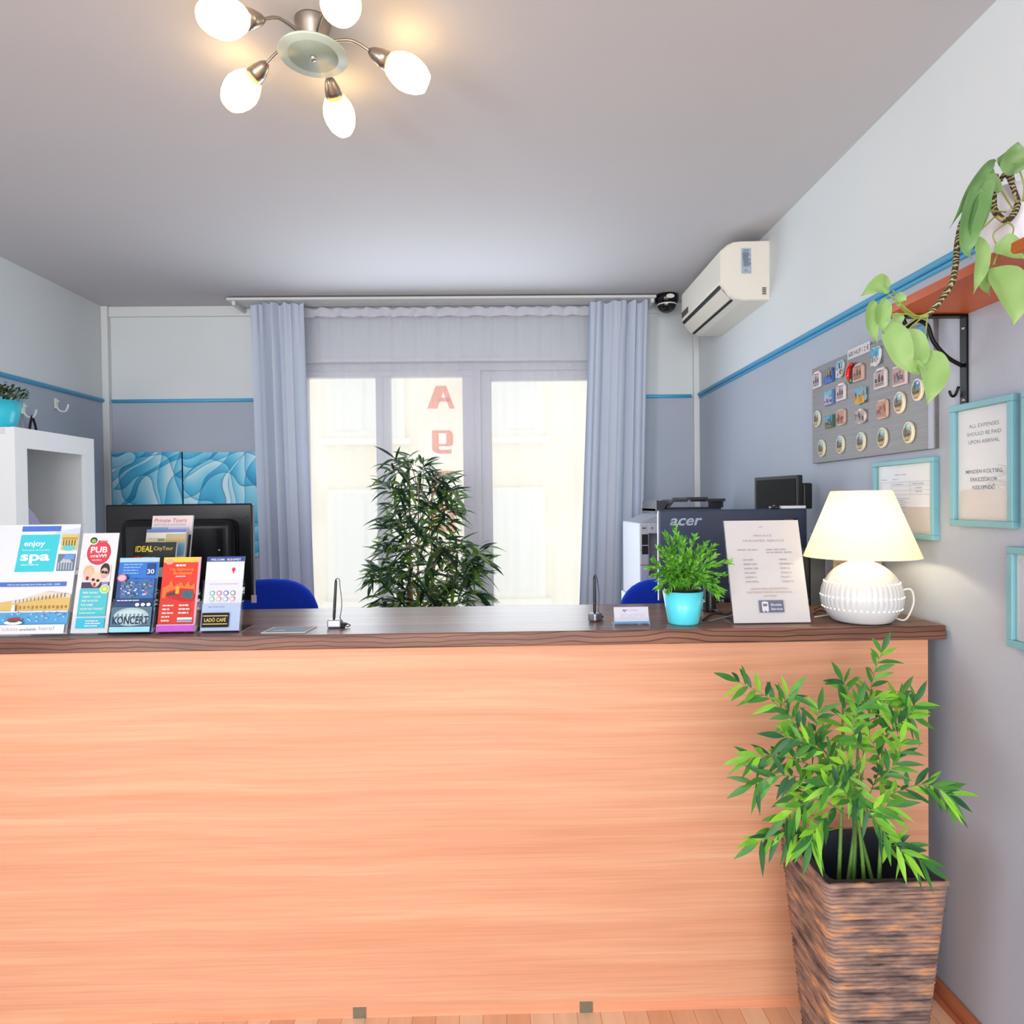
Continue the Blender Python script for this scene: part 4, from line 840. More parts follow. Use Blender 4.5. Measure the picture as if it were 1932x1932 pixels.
stalk((1914, 400, YS), (1890, 360, 1.34), (1866, 333, 1.34)); stalk((1898, 400, YS), (1870, 398, 1.34), (1858, 400, 1.33)); stalk((1905, 385, YS), (1890, 360, 1.33), (1885, 340, 1.33)); stalk((1930, 380, YS), (1932, 350, 1.35), (1920, 310, 1.35)); stalk((1900, 420, YS), (1875, 440, 1.33), (1880, 460, 1.33), (1900, 470, 1.33)); stalk((1878, 408, YS), (1850, 435, 1.34), (1842, 450, 1.33))
def bigleaf(q, pts, w_, depth=1.32, prof=(.05, .48, .82, .98, 1., .88, .66, .40, .16, .0), roll=0., tilt=0.):
    """pts: midrib in picture-plane coordinates at a depth near `depth`; width in metres, curved blade"""
    c = spline([A(x, y, depth+dd) for x, y, dd in pts], 8); k = len(c); v = []
    for i, p in enumerate(c):
        tt = i/(k-1); fi_ = tt*(len(prof)-1); i0 = min(int(fi_), len(prof)-2); ww = (prof[i0]+(prof[i0+1]-prof[i0])*(fi_-i0))*w_/2
        T = (c[min(i+1, k-1)]-c[max(i-1, 0)]).normalized(); view = Vector((.15, 1, 0)).normalized()
        s_ = T.cross(view).normalized(); nn = s_.cross(T)
        s_ = (s_*math.cos(roll)+nn*math.sin(roll))
        for e in (-1, -.5, 0, .5, 1): v.append(p+s_*ww*e+nn*(abs(e)*ww*.5)*(-1 if tilt >= 0 else 1)+nn*.002*math.sin(tt*14+e*2))
    f = [[i*5+j, i*5+j+1, (i+1)*5+j+1, (i+1)*5+j] for i in range(k-1) for j in range(4)]
    q.add(v, f, None, True)
LV = [([(1678, 541, 0), (1655, 540, -.01), (1624, 558, -.02)], .040, 0.), ([(1672, 562, 0), (1664, 600, -.01), (1668, 630, -.01)], .034, .3), ([(1650, 566, 0), (1642, 610, -.01), (1656, 650, -.02)], .036, .4), ([(1700, 550, .02), (1696, 570, .02), (1700, 575, .02)], .026, .2), ([(1693, 590, .02), (1692, 605, .02), (1696, 618, .02)], .028, .2),
      ([(1676, 606, 0), (1686, 640, -.01), (1704, 682, -.02), (1732, 706, -.02)], .052, -.1), ([(1706, 622, .01), (1722, 645, 0), (1733, 680, -.01), (1732, 700, -.01)], .050, .2), ([(1690, 640, .01), (1705, 655, 0), (1722, 680, -.01)], .022, .0),
      ([(1742, 662, 0), (1755, 690, -.01), (1757, 730, -.02), (1748, 765, -.02)], .058, 0.), ([(1712, 690, -.01), (1730, 695, -.015), (1750, 696, -.02)], .03, .0),
      ([(1878, 306, 0), (1862, 318, -.01), (1830, 360, -.02), (1812, 395, -.02), (1791, 432, -.02)], .026, .5), ([(1872, 312, 0), (1850, 355, -.01), (1828, 420, -.02), (1822, 470, -.02), (1833, 487, -.02)], .050, .1), ([(1886, 363, 0), (1870, 348, -.01), (1850, 355, -.01), (1840, 362, -.01)], .034, .0),
      ([(1862, 360, 0), (1850, 390, -.01), (1838, 430, -.02), (1832, 462, -.02)], .040, .3), ([(1846, 444, 0), (1850, 480, -.01), (1845, 520, -.02), (1836, 556, -.02)], .038, .3), ([(1852, 500, 0), (1852, 530, 0), (1868, 558, 0)], .034, .2),
      ([(1873, 505, 0), (1895, 535, -.02), (1912, 580, -.03), (1911, 615, -.03)], .070, 0.), ([(1878, 462, 0), (1900, 470, -.01), (1935, 490, -.02)], .056, .2), ([(1916, 328, 0), (1912, 300, -.01), (1920, 268, -.02)], .066, .1), ([(1896, 320, .01), (1900, 300, 0), (1912, 320, 0)], .04, .1)]
for k, (pts, w_, ro) in enumerate(LV):
    dark = k in (10, 11, 12, 13, 18, 19); MBl = MB(leafmat('pothos_leaf_dark', (70, 110, 68), (106, 148, 88), (150, 180, 124), .22, 14.) if dark and 'pd' not in MATS else (MATS['pd'] if dark else LEAF4))
    if dark and 'pd' not in MATS: MATS['pd'] = MBl.mats[0]
    bigleaf(MBl, pts, w_, 1.32, roll=ro); MBl.build('leaf', t)

# ================================================================== COUNTER THINGS
CZ = 1.0702
def lean(x0, y0, z0, w_, h, tilt, rz=0):   # panel frame: origin bottom-left front, leaning back
    u = Vector((math.cos(rz), math.sin(rz), 0)); bk = Vector((-math.sin(rz), math.cos(rz), 0)); v = Vector((0, 0, 1))*math.cos(tilt)+bk*math.sin(tilt); n_ = u.cross(v)
    return frameM((x0, y0, z0), u, v, n_)
def holder(name, x0, w_, h, y0, tilt, label, pocket=0., rz=0, z0=CZ, group='clear acrylic leaflet holders', foot=.09, back=.75):
    M_ = lean(x0, y0, z0+.002, w_, h, tilt, rz); t = thing(name, (x0+w_/2, y0, z0), label, 'leaflet holder', group)
    MB(ACRYL).box(0, w_, 0, h*back, -.014, -.012).xf(M_).build('back_panel', t)
    if pocket: MB(ACRYL).box(0, w_, 0, pocket, .0045, .006).box(0, .0015, 0, pocket, -.012, .0045).box(w_-.0015, w_, 0, pocket, -.012, .0045).xf(M_).build('front_pocket', t)
    q = MB(ACRYL); q.box(x0, x0+w_, y0-.004, y0+foot, z0, z0+.002); q.build('foot', t)
    return M_
def sheet(M_, a, name, label, cat, w_, h, inset=.002, off=-.002, thick=.002, group='tourist leaflets on the counter', mb=None):
    q = MB(flat((236, 236, 240))); q.box(inset, w_-inset, .003, h, off-thick, off).xf(M_)
    o = M_ @ Vector((w_/2, 0, 0)); t = thing(name, o, label, cat, group); q.build('paper_stack', t)
    a.mb.xf(M_ @ Matrix.Translation((inset, .003, off))).build('printed_cover', t); return t
T = math.radians(14)
# 1 spa poster
x0 = at(-34, 1201, 2, CZ).x; x1 = at(122, 1200, 2, CZ).x; W = x1-x0; y0 = 1.842
M_ = holder('poster_holder', x0, W, .315, y0, T, 'clear upright holder with the spa poster, leftmost on the counter', back=1.)
H = .312
a = Art(W-.004, H-.003, (236, 238, 242))
a.rect(.0, .48, 1, 1, (232, 238, 244)); a.poly([(.6, .78), (1, .86), (1, .97), (.7, .93)], (206, 222, 236))
a.rect(.28, .935, .76, .985, (76, 122, 214)); a.rect(.26, .56, .74, .905, (66, 208, 222), .02)
a.text('enjoy', .46, .80, .05, (246, 250, 250), .26, .03); a.text('Relaxation & Comfort', .49, .755, .014, (220, 246, 248), .34, .01)
a.text('spa', .49, .665, .085, (250, 252, 252), .36, .05); a.lines(.33, .65, .62, .02, 1, .008, (210, 244, 248), 3)
a.rect(.79, .755, .99, .905, (224, 200, 120)); a.ell(.89, .78, .08, .03, (110, 206, 206)); 
for i in range(5): a.rect(.81+.035*i, .80, .825+.035*i, .85, (120, 100, 50))
a.rect(.80, .855, .98, .875, (190, 160, 80))
a.rect(.775, .565, .985, .72, (110, 130, 150)); a.poly([(.80, .64), (.88, .71), (.96, .64)], (190, 200, 210)); 
for i in range(6): a.rect(.79+.033*i, .575, .803+.033*i, .64, (196, 204, 210))
a.rect(.86, .67, .98, .715, (110, 160, 220))
a.rect(.08, .425, .92, .465, (76, 122, 200)); a.text('Visit us and opening time of the spa 9.00 - 18.00', .53, .437, .014, (236, 240, 250), .64, .02)
a.rect(0, .08, 1, .22, (86, 168, 222)); a.poly([(0, .20), (0, .27), (.35, .30), (.75, .34), (1, .33), (1, .2)], (222, 190, 116)); a.poly([(.3, .29), (.72, .38), (1, .35), (1, .32), (.72, .33), (.3, .27)], (226, 216, 196))
for i in range(14): a.rect(.34+.045*i, .275+.004*i, .352+.045*i, .305+.0045*i, (150, 130, 110))
for i in range(12): a.rect(.4+.05*i, .22+.004*(i % 3), .42+.05*i, .25, (190, 140, 60))
a.rect(0, .19, 1, .205, (214, 226, 236)); R = random.Random(2)
for i in range(46): u = R.random()*.96; v = R.uniform(.1, .2); a.rect(u, v, u+.014, v+.008, R.choice([(240, 240, 246), (40, 60, 120), (180, 90, 90), (250, 250, 250)]))
a.ell(.38, .10, .11, .018, (236, 238, 240)); a.ell(.38, .125, .08, .02, (176, 50, 60)); a.ell(.38, .112, .06, .01, (60, 96, 60)); a.poly([(.33, .2), (.34, .26), (.37, .26), (.38, .2)], (236, 240, 244))
a.rect(0, 0, 1, .08, (240, 240, 242)); a.text('Tickets', .33, .03, .032, (170, 172, 178), .24, 0); a.text('available', .57, .03, .022, (90, 92, 98), .2, .012); a.text('here!', .79, .03, .036, (176, 178, 184), .18, 0)
sheet(M_, a, 'spa_poster', 'white and turquoise spa poster, leftmost on the counter', 'poster', W, H)
# 2 pub crawl
x0 = at(128, 1199, 2, CZ).x; x1 = at(201, 1198, 2, CZ).x; W = x1-x0; y0 = 1.845; H = .285
M_ = holder('leaflet_holder', x0, W, H, y0, T, 'clear holder with the tall pub leaflet, second from the left', .055)
a = Art(W-.004, H-.003, (238, 234, 236))
a.ell(.5, .80, .33, .125, (196, 60, 76), 32); a.ell(.5, .80, .30, .113, (224, 66, 84), 32); a.ell(.32, .925, .13, .045, (244, 244, 244)); a.ell(.32, .925, .10, .032, (30, 40, 34)); a.ell(.32, .92, .07, .02, (150, 190, 60))
a.text('PUB', .5, .80, .06, (250, 246, 246), .46, .05); a.text('craWl', .5, .752, .032, (250, 246, 246), .44, .04); a.lines(.34, .66, .718, .02, 1, .01, (246, 210, 214), 5); a.lines(.5, .76, .905, .02, 1, .016, (224, 120, 130), 5)
a.rect(.14, .44, .9, .67, (226, 222, 224)); a.rect(.14, .44, .9, .50, (70, 64, 90))
for (u, v, ru, rv, cc) in ((.30, .60, .15, .07, (220, 190, 130)), (.30, .575, .12, .065, (236, 196, 176)), (.74, .62, .13, .07, (60, 44, 40)), (.73, .59, .10, .055, (222, 178, 158)), (.52, .53, .15, .07, (230, 214, 180)), (.52, .51, .12, .06, (238, 204, 186)), (.28, .54, .04, .02, (150, 30, 40)), (.5, .475, .04, .02, (190, 40, 60))): a.ell(u, v, ru, rv, cc, 18)
for (u, v) in ((.45, .525), (.58, .515), (.69, .60), (.78, .595)): a.ell(u, v, .045, .014, (40, 26, 40), 14)
a.rect(.7, .45, .88, .5, (150, 140, 200))
a.rect(.13, .16, .9, .435, (80, 198, 208)); a.rect(.13, .045, .9, .145, (66, 200, 226)); a.ell(.80, .43, .13, .045, (244, 248, 236)); a.ell(.80, .43, .11, .038, (176, 214, 90)); a.ell(.80, .43, .06, .02, (214, 236, 160))
for i, s_ in enumerate(('FREE DRINKS', '4 BARS + 1 CLUB', 'FREE VIP ENTRY', 'PUB GAMES', 'MORE FUN TONIGHT')): a.text(s_, .22, .385-.04*i, .02, (232, 250, 250), (.42, .5, .46, .32, .62)[i], .03, al='l')
a.lines(.2, .8, .19, .02, 1, .008, (220, 244, 246), 7); a.lines(.4, .85, .11, .024, 3, .012, (226, 240, 250), 9)
sheet(M_, a, 'pub_leaflet', 'tall pub crawl leaflet with round red badge', 'leaflet', W, H)
# 3 concert + map
x0 = at(205, 1198, 2, CZ).x; x1 = at(284, 1197, 2, CZ).x; W = x1-x0; H = .212
M_ = holder('leaflet_holder', x0, W, H*1.0, 1.846, T, 'clear holder with the blue concert leaflet, third from the left', .15)
a = Art(W-.004, H-.003, (56, 88, 140))
a.rect(0, .94, 1, 1, (176, 214, 236)); a.rect(0, .72, 1, .94, (52, 122, 210)); a.lines(.12, .62, .9, .04, 4, .016, (140, 190, 236), 2); a.rect(.72, .76, .93, .92, (30, 70, 140)); a.text('30', .825, .78, .06, (240, 246, 250), .18, .03)
a.rect(.12, .44, .95, .71, (70, 120, 190)); R = random.Random(6)
for i in range(60): u = R.uniform(.14, .9); v = R.uniform(.45, .70); a.rect(u, v, u+R.uniform(.02, .07), v+R.uniform(.008, .024), R.choice([(90, 160, 90), (60, 130, 80), (206, 196, 120), (226, 120, 90), (236, 240, 236), (60, 90, 160)]))
a.ell(.16, .72, .12, .05, (226, 120, 150)); a.ell(.16, .72, .09, .036, (240, 190, 206))
a.rect(0, .395, 1, .44, (28, 56, 110)); a.lines(.1, .9, .41, .02, 1, .014, (236, 220, 226), 3)
for u in (.62, .76, .9): a.ell(u, .36, .055, .022, (240, 244, 246))
a.rect(0, .08, 1, .33, (84, 116, 140)); a.ell(.5, .2, .44, .12, (170, 200, 206)); a.ell(.5, .22, .34, .07, (196, 218, 220)); 
for i in range(7): a.rect(.16+.1*i, .16, .2+.1*i, .24, (110, 140, 150))
a.text('KONCERT', .5, .105, .105, (20, 34, 78), .88, .03); a.rect(0, 0, 1, .07, (160, 220, 236))
sheet(M_, a, 'concert_leaflet', 'blue concert leaflet with city map', 'leaflet', W, H)
# 4 red bus tour
x0 = at(290, 1197, 2, CZ).x; x1 = at(367, 1195, 2, CZ).x; W = x1-x0
M_ = holder('leaflet_holder', x0, W, H, 1.846, T, 'clear holder with the red bus leaflet, fourth from the left', .12)
a = Art(W-.004, H-.003, (230, 60, 44))
a.rect(0, .93, 1, 1, (246, 206, 80)); a.ell(.16, .94, .11, .04, (240, 170, 140)); a.rect(.94, 0, 1, 1, (240, 170, 190)); a.lines(.34, .74, .875, .03, 1, .026, (250, 236, 232), 3); a.text('City Sightseeing', .5, .82, .034, (250, 150, 50), .64, .04); a.text('Budapest', .55, .765, .04, (250, 150, 50), .5, .04)
a.lines(.36, .76, .73, .02, 1, .014, (250, 210, 200), 4)
a.poly([(.05, .45), (.05, .58), (.2, .62), (.28, .69), (.34, .6), (.55, .66), (.62, .6), (.74, .68), (.78, .6), (.9, .64), (.93, .5), (.8, .45)], (240, 120, 50))
a.poly([(.14, .46), (.16, .52), (.48, .58), (.88, .56), (.93, .47), (.86, .40), (.6, .40)], (206, 36, 40)); a.poly([(.18, .475), (.19, .505), (.46, .54), (.5, .49)], (70, 70, 90)); a.poly([(.58, .46), (.6, .54), (.85, .54), (.88, .46), (.8, .43)], (60, 110, 120)); a.rect(.4, .50, .5, .60, (240, 170, 60))
for i in range(5): a.lines(.1, .42, .335-.05*i, .02, 1, .022, (250, 214, 206), i); 
for i in range(3): a.lines(.54, .9, .335-.05*i, .02, 1, .022, (250, 224, 216), i+9)
a.rect(.53, .155, .93, .185, (236, 240, 244)); a.rect(.53, .125, .93, .145, (150, 190, 206)); a.rect(0, 0, 1, .085, (206, 96, 210)); a.rect(0, .085, 1, .093, (246, 220, 240))
sheet(M_, a, 'bus_tour_leaflet', 'bright red bus tour leaflet with purple foot', 'leaflet', W, H)
# 5 white cafe
x0 = at(372, 1196, 2, CZ).x; x1 = at(452, 1193, 2, CZ).x; W = x1-x0
M_ = holder('leaflet_holder', x0, W, H+.004, 1.85, T, 'clear holder with the white leaflet and cafe card, rightmost of the row', .145, foot=.11)
a = Art(W-.004, H-.003, (236, 236, 242)); a.rect(0, .93, 1, 1, (52, 76, 150)); a.text('WELCOME - BUDAPEST', .5, .945, .028, (240, 242, 250), .8, .02)
a.poly([(.70, .80), (.76, .80), (.73, .755)], (222, 50, 90)); a.ell(.73, .82, .05, .028, (222, 50, 90)); a.lines(.12, .9, .62, .03, 1, .008, (206, 170, 190), 2)
for k, cc in enumerate(((90, 170, 150), (226, 80, 110), (80, 80, 190), (130, 130, 130))): a.ell(.22+.18*k, .5, .065, .033, cc); a.ell(.22+.18*k, .5, .048, .024, (236, 236, 242))
for k, cc in enumerate(((150, 210, 150), (240, 180, 130), (160, 190, 230), (240, 160, 170))): a.ell(.22+.18*k, .42, .065, .033, cc); a.ell(.22+.18*k, .42, .048, .024, (236, 236, 242))
a.rect(0, 0, 1, .36, (190, 206, 236)); a.lines(.15, .8, .31, .02, 1, .01, (130, 150, 190), 8)
sheet(M_, a, 'city_guide_leaflet', 'white city guide leaflet with small round icons', 'leaflet', W, H)
cw, ch = .074, .040
a = Art(cw, ch, (38, 36, 46)); a.rect(.04, .76, .96, .82, (226, 200, 90)); a.rect(.04, .2, .96, .26, (226, 200, 90)); a.text('LADÓ CAFÉ', .5, .39, .24, (236, 208, 110), .8, .02)
q = MB(flat((38, 36, 46))); q.box(0, cw, 0, ch, .0064, .0072); a.mb.xf(Matrix.Translation((0, 0, .0068)))
tt = thing('business_card', M_ @ Vector((W/2, .02, .007)), 'black cafe card with gold lines in front of the white leaflet', 'card')
Mc = M_ @ Matrix.Translation((.006, .012, 0)); q.xf(Mc).build('card_stock', tt); a.mb.xf(Mc).build('printed_face', tt)
# second row: ideal city tour, private tours, behind
def px_sheet(pbl, pbr, ptl, Y, name, label, a_fn, z_base, hold_label):
    xl = at(pbl, ptl, 1, Y).x; xr = at(pbr, ptl, 1, Y).x; zt_ = at(pbl, ptl, 1, Y+.03).z; W = xr-xl; H = min((zt_-z_base)/math.cos(T), .4)
    M_ = holder('leaflet_holder', xl-.003, W+.006, H, Y-.0, T, hold_label, .06, z0=z_base, foot=.05, back=.8)
    a = Art(W+.002, .21, (230, 230, 235)); a_fn(a)
    q = MB(flat((236, 236, 240))); q.box(.002, W+.004, H-.205, H, -.009, -.002).xf(M_); t = thing(name, M_ @ Vector((W/2, H-.2, 0)), label, 'leaflet', 'tourist leaflets on the counter'); q.build('paper_stack', t)
    a.mb.xf(M_ @ Matrix.Translation((.002, H-.21, -.002))).build('printed_cover', t)
def a_ideal(a):
    a.rect(0, 0, 1, 1, (34, 40, 38)); a.text('IDEAL', .03, .865, .085, (240, 216, 50), .42, .05, al='l'); a.text('CityTour', .47, .885, .055, (226, 196, 90), .46, .0, al='l'); a.rect(.02, .70, .17, .80, (214, 62, 50)); a.text('CITYRAMA', .19, .755, .035, (240, 240, 240), .36, .02, al='l'); a.lines(.19, .4, .725, .03, 1, .014, (220, 220, 220), 4)
    a.rect(.15, .62, .2, .69, (240, 240, 240)); a.poly([(.2, .6), (1, .66), (1, .5), (.2, .5)], (236, 236, 230))
def a_priv(a):
    a.rect(0, 0, 1, 1, (240, 222, 222)); a.text('Private Tours', .45, .90, .06, (190, 70, 96), .8, .008, .2); a.text('ANYTIME & ANYWHERE', .45, .845, .03, (150, 160, 190), .8, .0, .2); a.rect(.0, .6, .42, .82, (130, 186, 226)); a.rect(0, .6, .42, .70, (60, 120, 190)); a.rect(.45, .6, .93, .82, (196, 214, 232)); a.rect(.5, .64, .8, .67, (90, 100, 170)); a.rect(.93, 0, 1, .7, (60, 64, 74))
def a_bath(a):
    a.rect(0, 0, 1, 1, (236, 230, 208)); a.rect(.5, .6, 1, .93, (130, 190, 222)); a.rect(.5, .8, 1, .92, (204, 184, 130)); a.rect(0, .95, 1, 1, (120, 130, 200)); a.rect(.3, .82, .48, .86, (150, 160, 110)); a.lines(.08, .4, .85, .05, 3, .014, (200, 190, 160), 3)
px_sheet(263, 341, 975, 2.06, 'private_tours_leaflet', 'pale pink private tours leaflet, topmost at the back of the row', a_priv, CZ, 'clear holder standing behind with the private tours leaflet')
px_sheet(254, 330, 1001, 2.0, 'bath_leaflet', 'cream leaflet with a beach photo, in front of the private tours leaflet', a_bath, CZ, 'clear holder with the cream beach leaflet, behind the black one')
px_sheet(233, 313, 1026, 1.94, 'city_tour_leaflet', 'black city tour leaflet with yellow title behind the concert leaflet', a_ideal, CZ, 'clear holder with the black city tour leaflet')

# flyer lying flat
c4 = [at(492, 1195, 2, CZ), at(576, 1194, 2, CZ), at(598, 1183, 2, CZ), at(517, 1184, 2, CZ)]
q = MB(flat((236, 232, 214)), flat((134, 160, 176))); q.add([(p.x, p.y, CZ) for p in c4]+[(p.x, p.y, CZ+.002) for p in c4], [[0, 1, 2, 3], [4, 5, 6, 7], [0, 1, 5, 4], [1, 2, 6, 5], [2, 3, 7, 6], [3, 0, 4, 7]])
ce = sum(c4, Vector())/4; q.add([(ce.x+(p.x-ce.x)*.9, ce.y+(p.y-ce.y)*.9, CZ+.0023) for p in c4], [[0, 1, 2, 3]], flat((134, 160, 176)))
cc = [(ce.x+(p.x-ce.x)*k, ce.y+(p.y-ce.y)*k2) for p, k, k2 in zip(c4, (.7, -.1, -.1, .7), (.6, .6, -.2, -.2))]
q.add([(a_, b2, CZ+.0026) for a_, b2 in cc], [[0, 1, 2, 3]], flat((196, 208, 214)))
q.build('flyer', None, (ce.x, ce.y, CZ), 'grey-blue flyer lying flat on the worktop', 'flyer')

# pen stands
def penstand(px_, py_, s_, label, label2, rz, lean_, hgt, flip=1):
    p = at(px_, py_, 2, CZ); Rm = Matrix.Translation((p.x, p.y, CZ)) @ Matrix.Rotation(rz, 4, 'Z')
    t = thing('pen_stand', (p.x, p.y, CZ), label, 'pen stand', 'silver pen stands on the counter')
    q = MB(mat('satin_silver', (168, 172, 182), .3, .85)); q.box(-.023, .017, -.014, .014, 0, .024, None, .005, 3).xf(Rm).build('base', t)
    q = MB(BLACKM); q.lathe([(.012, 0), (.012, .003), (.008, .005), (.008, 0)], (.022, 0, .008), 16); q.box(.014, .026, -.006, .006, .0, .012, None, .002); q.xf(Rm).build('cord_anchor', t)
    pts = [Vector((.028, 0, .012))]
    tip = Vector((lean_, 0, hgt))
    q = MB(mat('bead_chain', (96, 82, 74), .35, .8))
    cp = spline([(.012, -.002, .026), (.014+.004*flip, -.002, .07), (.010+.003*flip, 0, hgt-.02), tip+Vector((.010, 0, -.002)), tip+Vector((.003, 0, .003)), tip], 10)
    L_ = 0
    q.tube(cp, .0012, 6); last = None
    for c_ in cp:
        if last is None or (c_-last).length > .0035: q.lathe([(0, -.0017), (.0017, 0), (0, .0017)], c_, 8); last = c_
    q.tube(spline([(.012, -.002, .028), (.03, -.004, .004), (.04, .002, .006), (.026, .004, .012)], 5), .0015, 6)
    q.xf(Rm).build('chain', t)
    b0 = Vector((-.006, 0, .018)); d = tip-b0; 
    q = MB(BLACK); q.tube([b0+d*k for k in (0, .02, .12, .5, .93, 1.)], [.0015, .0035, .0042, .0042, .0038, .002], 12); q.tube([b0+d*.30, b0+d*.305], .0045, 12, STEEL); q.xf(Rm)
    pn = q.build('pen', None, (p.x, p.y, CZ+.018), label2, 'pen', 'black pens in their stands')
penstand(634, 1184, 1, 'silver pen stand on the worktop left of the middle', 'black pen upright in the left stand', 0., .002, .138)
penstand(1124, 1171, 1, 'silver pen stand right of the middle, beside the business cards', 'black pen in the right stand, beside the card holder', .9, -.006, .133)

# business card holder
p0 = at(1158, 1179, 2, CZ); p1 = at(1226, 1178, 2, CZ); W = p1.x-p0.x
M_ = lean(p0.x, p0.y, CZ+.001, W, .05, math.radians(18))
t = thing('card_holder', ((p0.x+p1.x)/2, p0.y, CZ), 'clear business card holder beside the turquoise pot', 'card holder')
MB(ACRYL).box(0, W, 0, .05, -.008, -.006).xf(M_).build('back_panel', t); MB(ACRYL).box(0, W, 0, .017, .006, .0075).box(0, .0015, 0, .02, -.006, .006).box(W-.0015, W, 0, .02, -.006, .006).xf(M_).build('front_pocket', t); MB(ACRYL).box(p0.x, p1.x, p0.y-.006, p0.y+.045, CZ, CZ+.0015).build('foot', t)
tt = thing('business_card_stack', (p0.x+W/2, p0.y, CZ), 'stack of pale lilac business cards in the clear card holder', 'business cards')
MB(flat((232, 232, 242))).box(.003, W-.003, .003, .049, -.0045, .003).xf(M_).build('card_stock', tt)
a = Art(W-.004, .047, (228, 226, 238)); a.ell(.28, .80, .025, .04, (60, 66, 110)); a.ell(.34, .80, .025, .04, (60, 66, 110)); a.ell(.31, .72, .02, .03, (60, 66, 110)); a.text('EXPE', .55, .76, .08, (170, 172, 196), .3, 0.); a.text('EXPE', .55, .35, .24, (212, 210, 226), .7, 0); a.rect(0, 0, 1, .12, (120, 170, 224)); a.mb.xf(M_ @ Matrix.Translation((.002, .002, .003))).build('printed_face', tt)

# small green plant in turquoise pot on the counter
pc = at(1296, 1180, 2, CZ); pc = Vector((pc.x, pc.y+.035, CZ))
t = thing('potted_plant', pc, 'bright green leafy plant in a light turquoise pot on the counter', 'potted plant')
rt = (at(1334, 1115, 1, pc.y).x-at(1258, 1115, 1, pc.y).x)/2; rb = (at(1325, 1176, 1, pc.y).x-at(1268, 1176, 1, pc.y).x)/2; hp_ = at(1296, 1114, 1, pc.y).z-CZ
pot(t, pc, rb, rt, hp_, TQ2)
MB(BLACK).lathe([(rt-.005, hp_-.02), (rt-.004, hp_+.006), (rt-.008, hp_+.006), (rt-.009, hp_-.015), (0, hp_-.015)], pc, 36).build('inner_pot', t)
R = random.Random(21); q = MB(LEAF3); qs = MB(STEM)
tips = [(1256, 1010, .02), (1275, 1000, 0), (1290, 1020, -.03), (1310, 1015, .02), (1330, 1028, 0), (1345, 1032, .03), (1245, 1035, -.02), (1262, 1040, -.04), (1300, 1040, -.05), (1322, 1050, -.04), (1226, 1072, 0), (1238, 1085, -.03), (1255, 1080, -.05), (1280, 1060, -.06), (1345, 1068, -.03), (1370, 1062, -.06), (1360, 1085, -.05), (1245, 1105, -.02), (1262, 1112, -.05), (1358, 1112, -.05), (1350, 1120, -.05), (1325, 1090, -.06), (1300, 1085, -.07), (1280, 1095, -.07), (1235, 1060, .03), (1346, 1050, .0), (1284, 1020, .05), (1318, 1035, .06), (1265, 1060, .05), (1305, 1065, -.02), (1330, 1100, -.05), (1270, 1020, .03), (1293, 1050, .0), (1250, 1095, .04), (1345, 1095, -.04)]
for (x, y, dd) in tips:
    tp = at(x, y, 1, pc.y+dd); a_ = R.random()*6.28; b0 = pc+Vector((.018*math.cos(a_), .018*math.sin(a_), hp_-.01))
    mid = (b0+tp)/2+Vector((0, 0, .03 if y > 1060 else .005)); sp = spline([b0, mid, tp], 9); qs.tube(sp, .0009, 5)
    for i in range(4, len(sp)):
        T_ = (sp[min(i+1, len(sp)-1)]-sp[i-1]).normalized()
        for s_ in (-1, 1):
            for rep in range(2):
                d = T_+Vector((R.uniform(-1, 1), R.uniform(-1, 1), R.uniform(-.4, .8)))*.75
                leaf(q, sp[i]+T_*R.uniform(-.004, .004), d, (R.uniform(-.4, .4), -1, R.uniform(0, 1)), R.uniform(.016, .026), R.uniform(.0045, .0065), .15, None, .2, 3)
q.build('foliage', t); qs.build('stem', t)

# sign holder
p0 = at(1385, 1178, 2, CZ); p1 = at(1530, 1176, 2, CZ)
u = Vector((p1.x-p0.x, p1.y-p0.y, 0)); W = u.length; rz = math.atan2(u.y, u.x); H = .298
ptop = at(1370, 990, 1, p0.y+.085)
M_ = lean(p0.x, p0.y, CZ+.003, W, H, math.radians(15.5), rz)
t = thing('sign_holder', ((p0.x+p1.x)/2, p0.y, CZ), 'clear upright sign holder between the green plant and the lamp', 'sign holder')
MB(ACRYL).box(-.002, W+.002, 0, H+.002, .0005, .002).box(-.002, W+.002, 0, H+.002, -.004, -.0025).xf(M_).build('double_panel', t)
q = MB(ACRYL); q.box(p0.x, p1.x, p0.y+.0, p0.y+.09, CZ, CZ+.0022); q.build('foot', t)
tt = thing('transfer_notice', (p0.x+W/2, p0.y, CZ), 'white private transfer notice standing in the sign holder', 'notice')
MB(flat((236, 230, 230))).box(0, W, .001, H, -.0022, -.0008).xf(M_).build('paper', tt)
a = Art(W, H, (236, 228, 226)); g1 = (150, 146, 152); g2 = (186, 180, 184)
a.text('PRIVATE', .5, .835, .022, g1, .24, 0); a.text('TRANSFER SERVICE', .5, .785, .022, g1, .56, 0); a.lines(.46, .54, .93, .03, 1, .008, g2, 1); a.lines(.14, .42, .70, .03, 1, .012, g2, 2); a.lines(.52, .92, .70, .028, 2, .012, g2, 3)
for i in range(6): a.lines(.2, .42, .60-.043*i, .03, 1, .012, g2, i+4); a.lines(.68, .86, .60-.043*i, .03, 1, .012, g2, i+14)
a.lines(.2, .8, .315, .034, 2, .012, (206, 184, 180), 30, 'c'); a.lines(.36, .64, .245, .034, 1, .012, (206, 184, 180), 31, 'c')
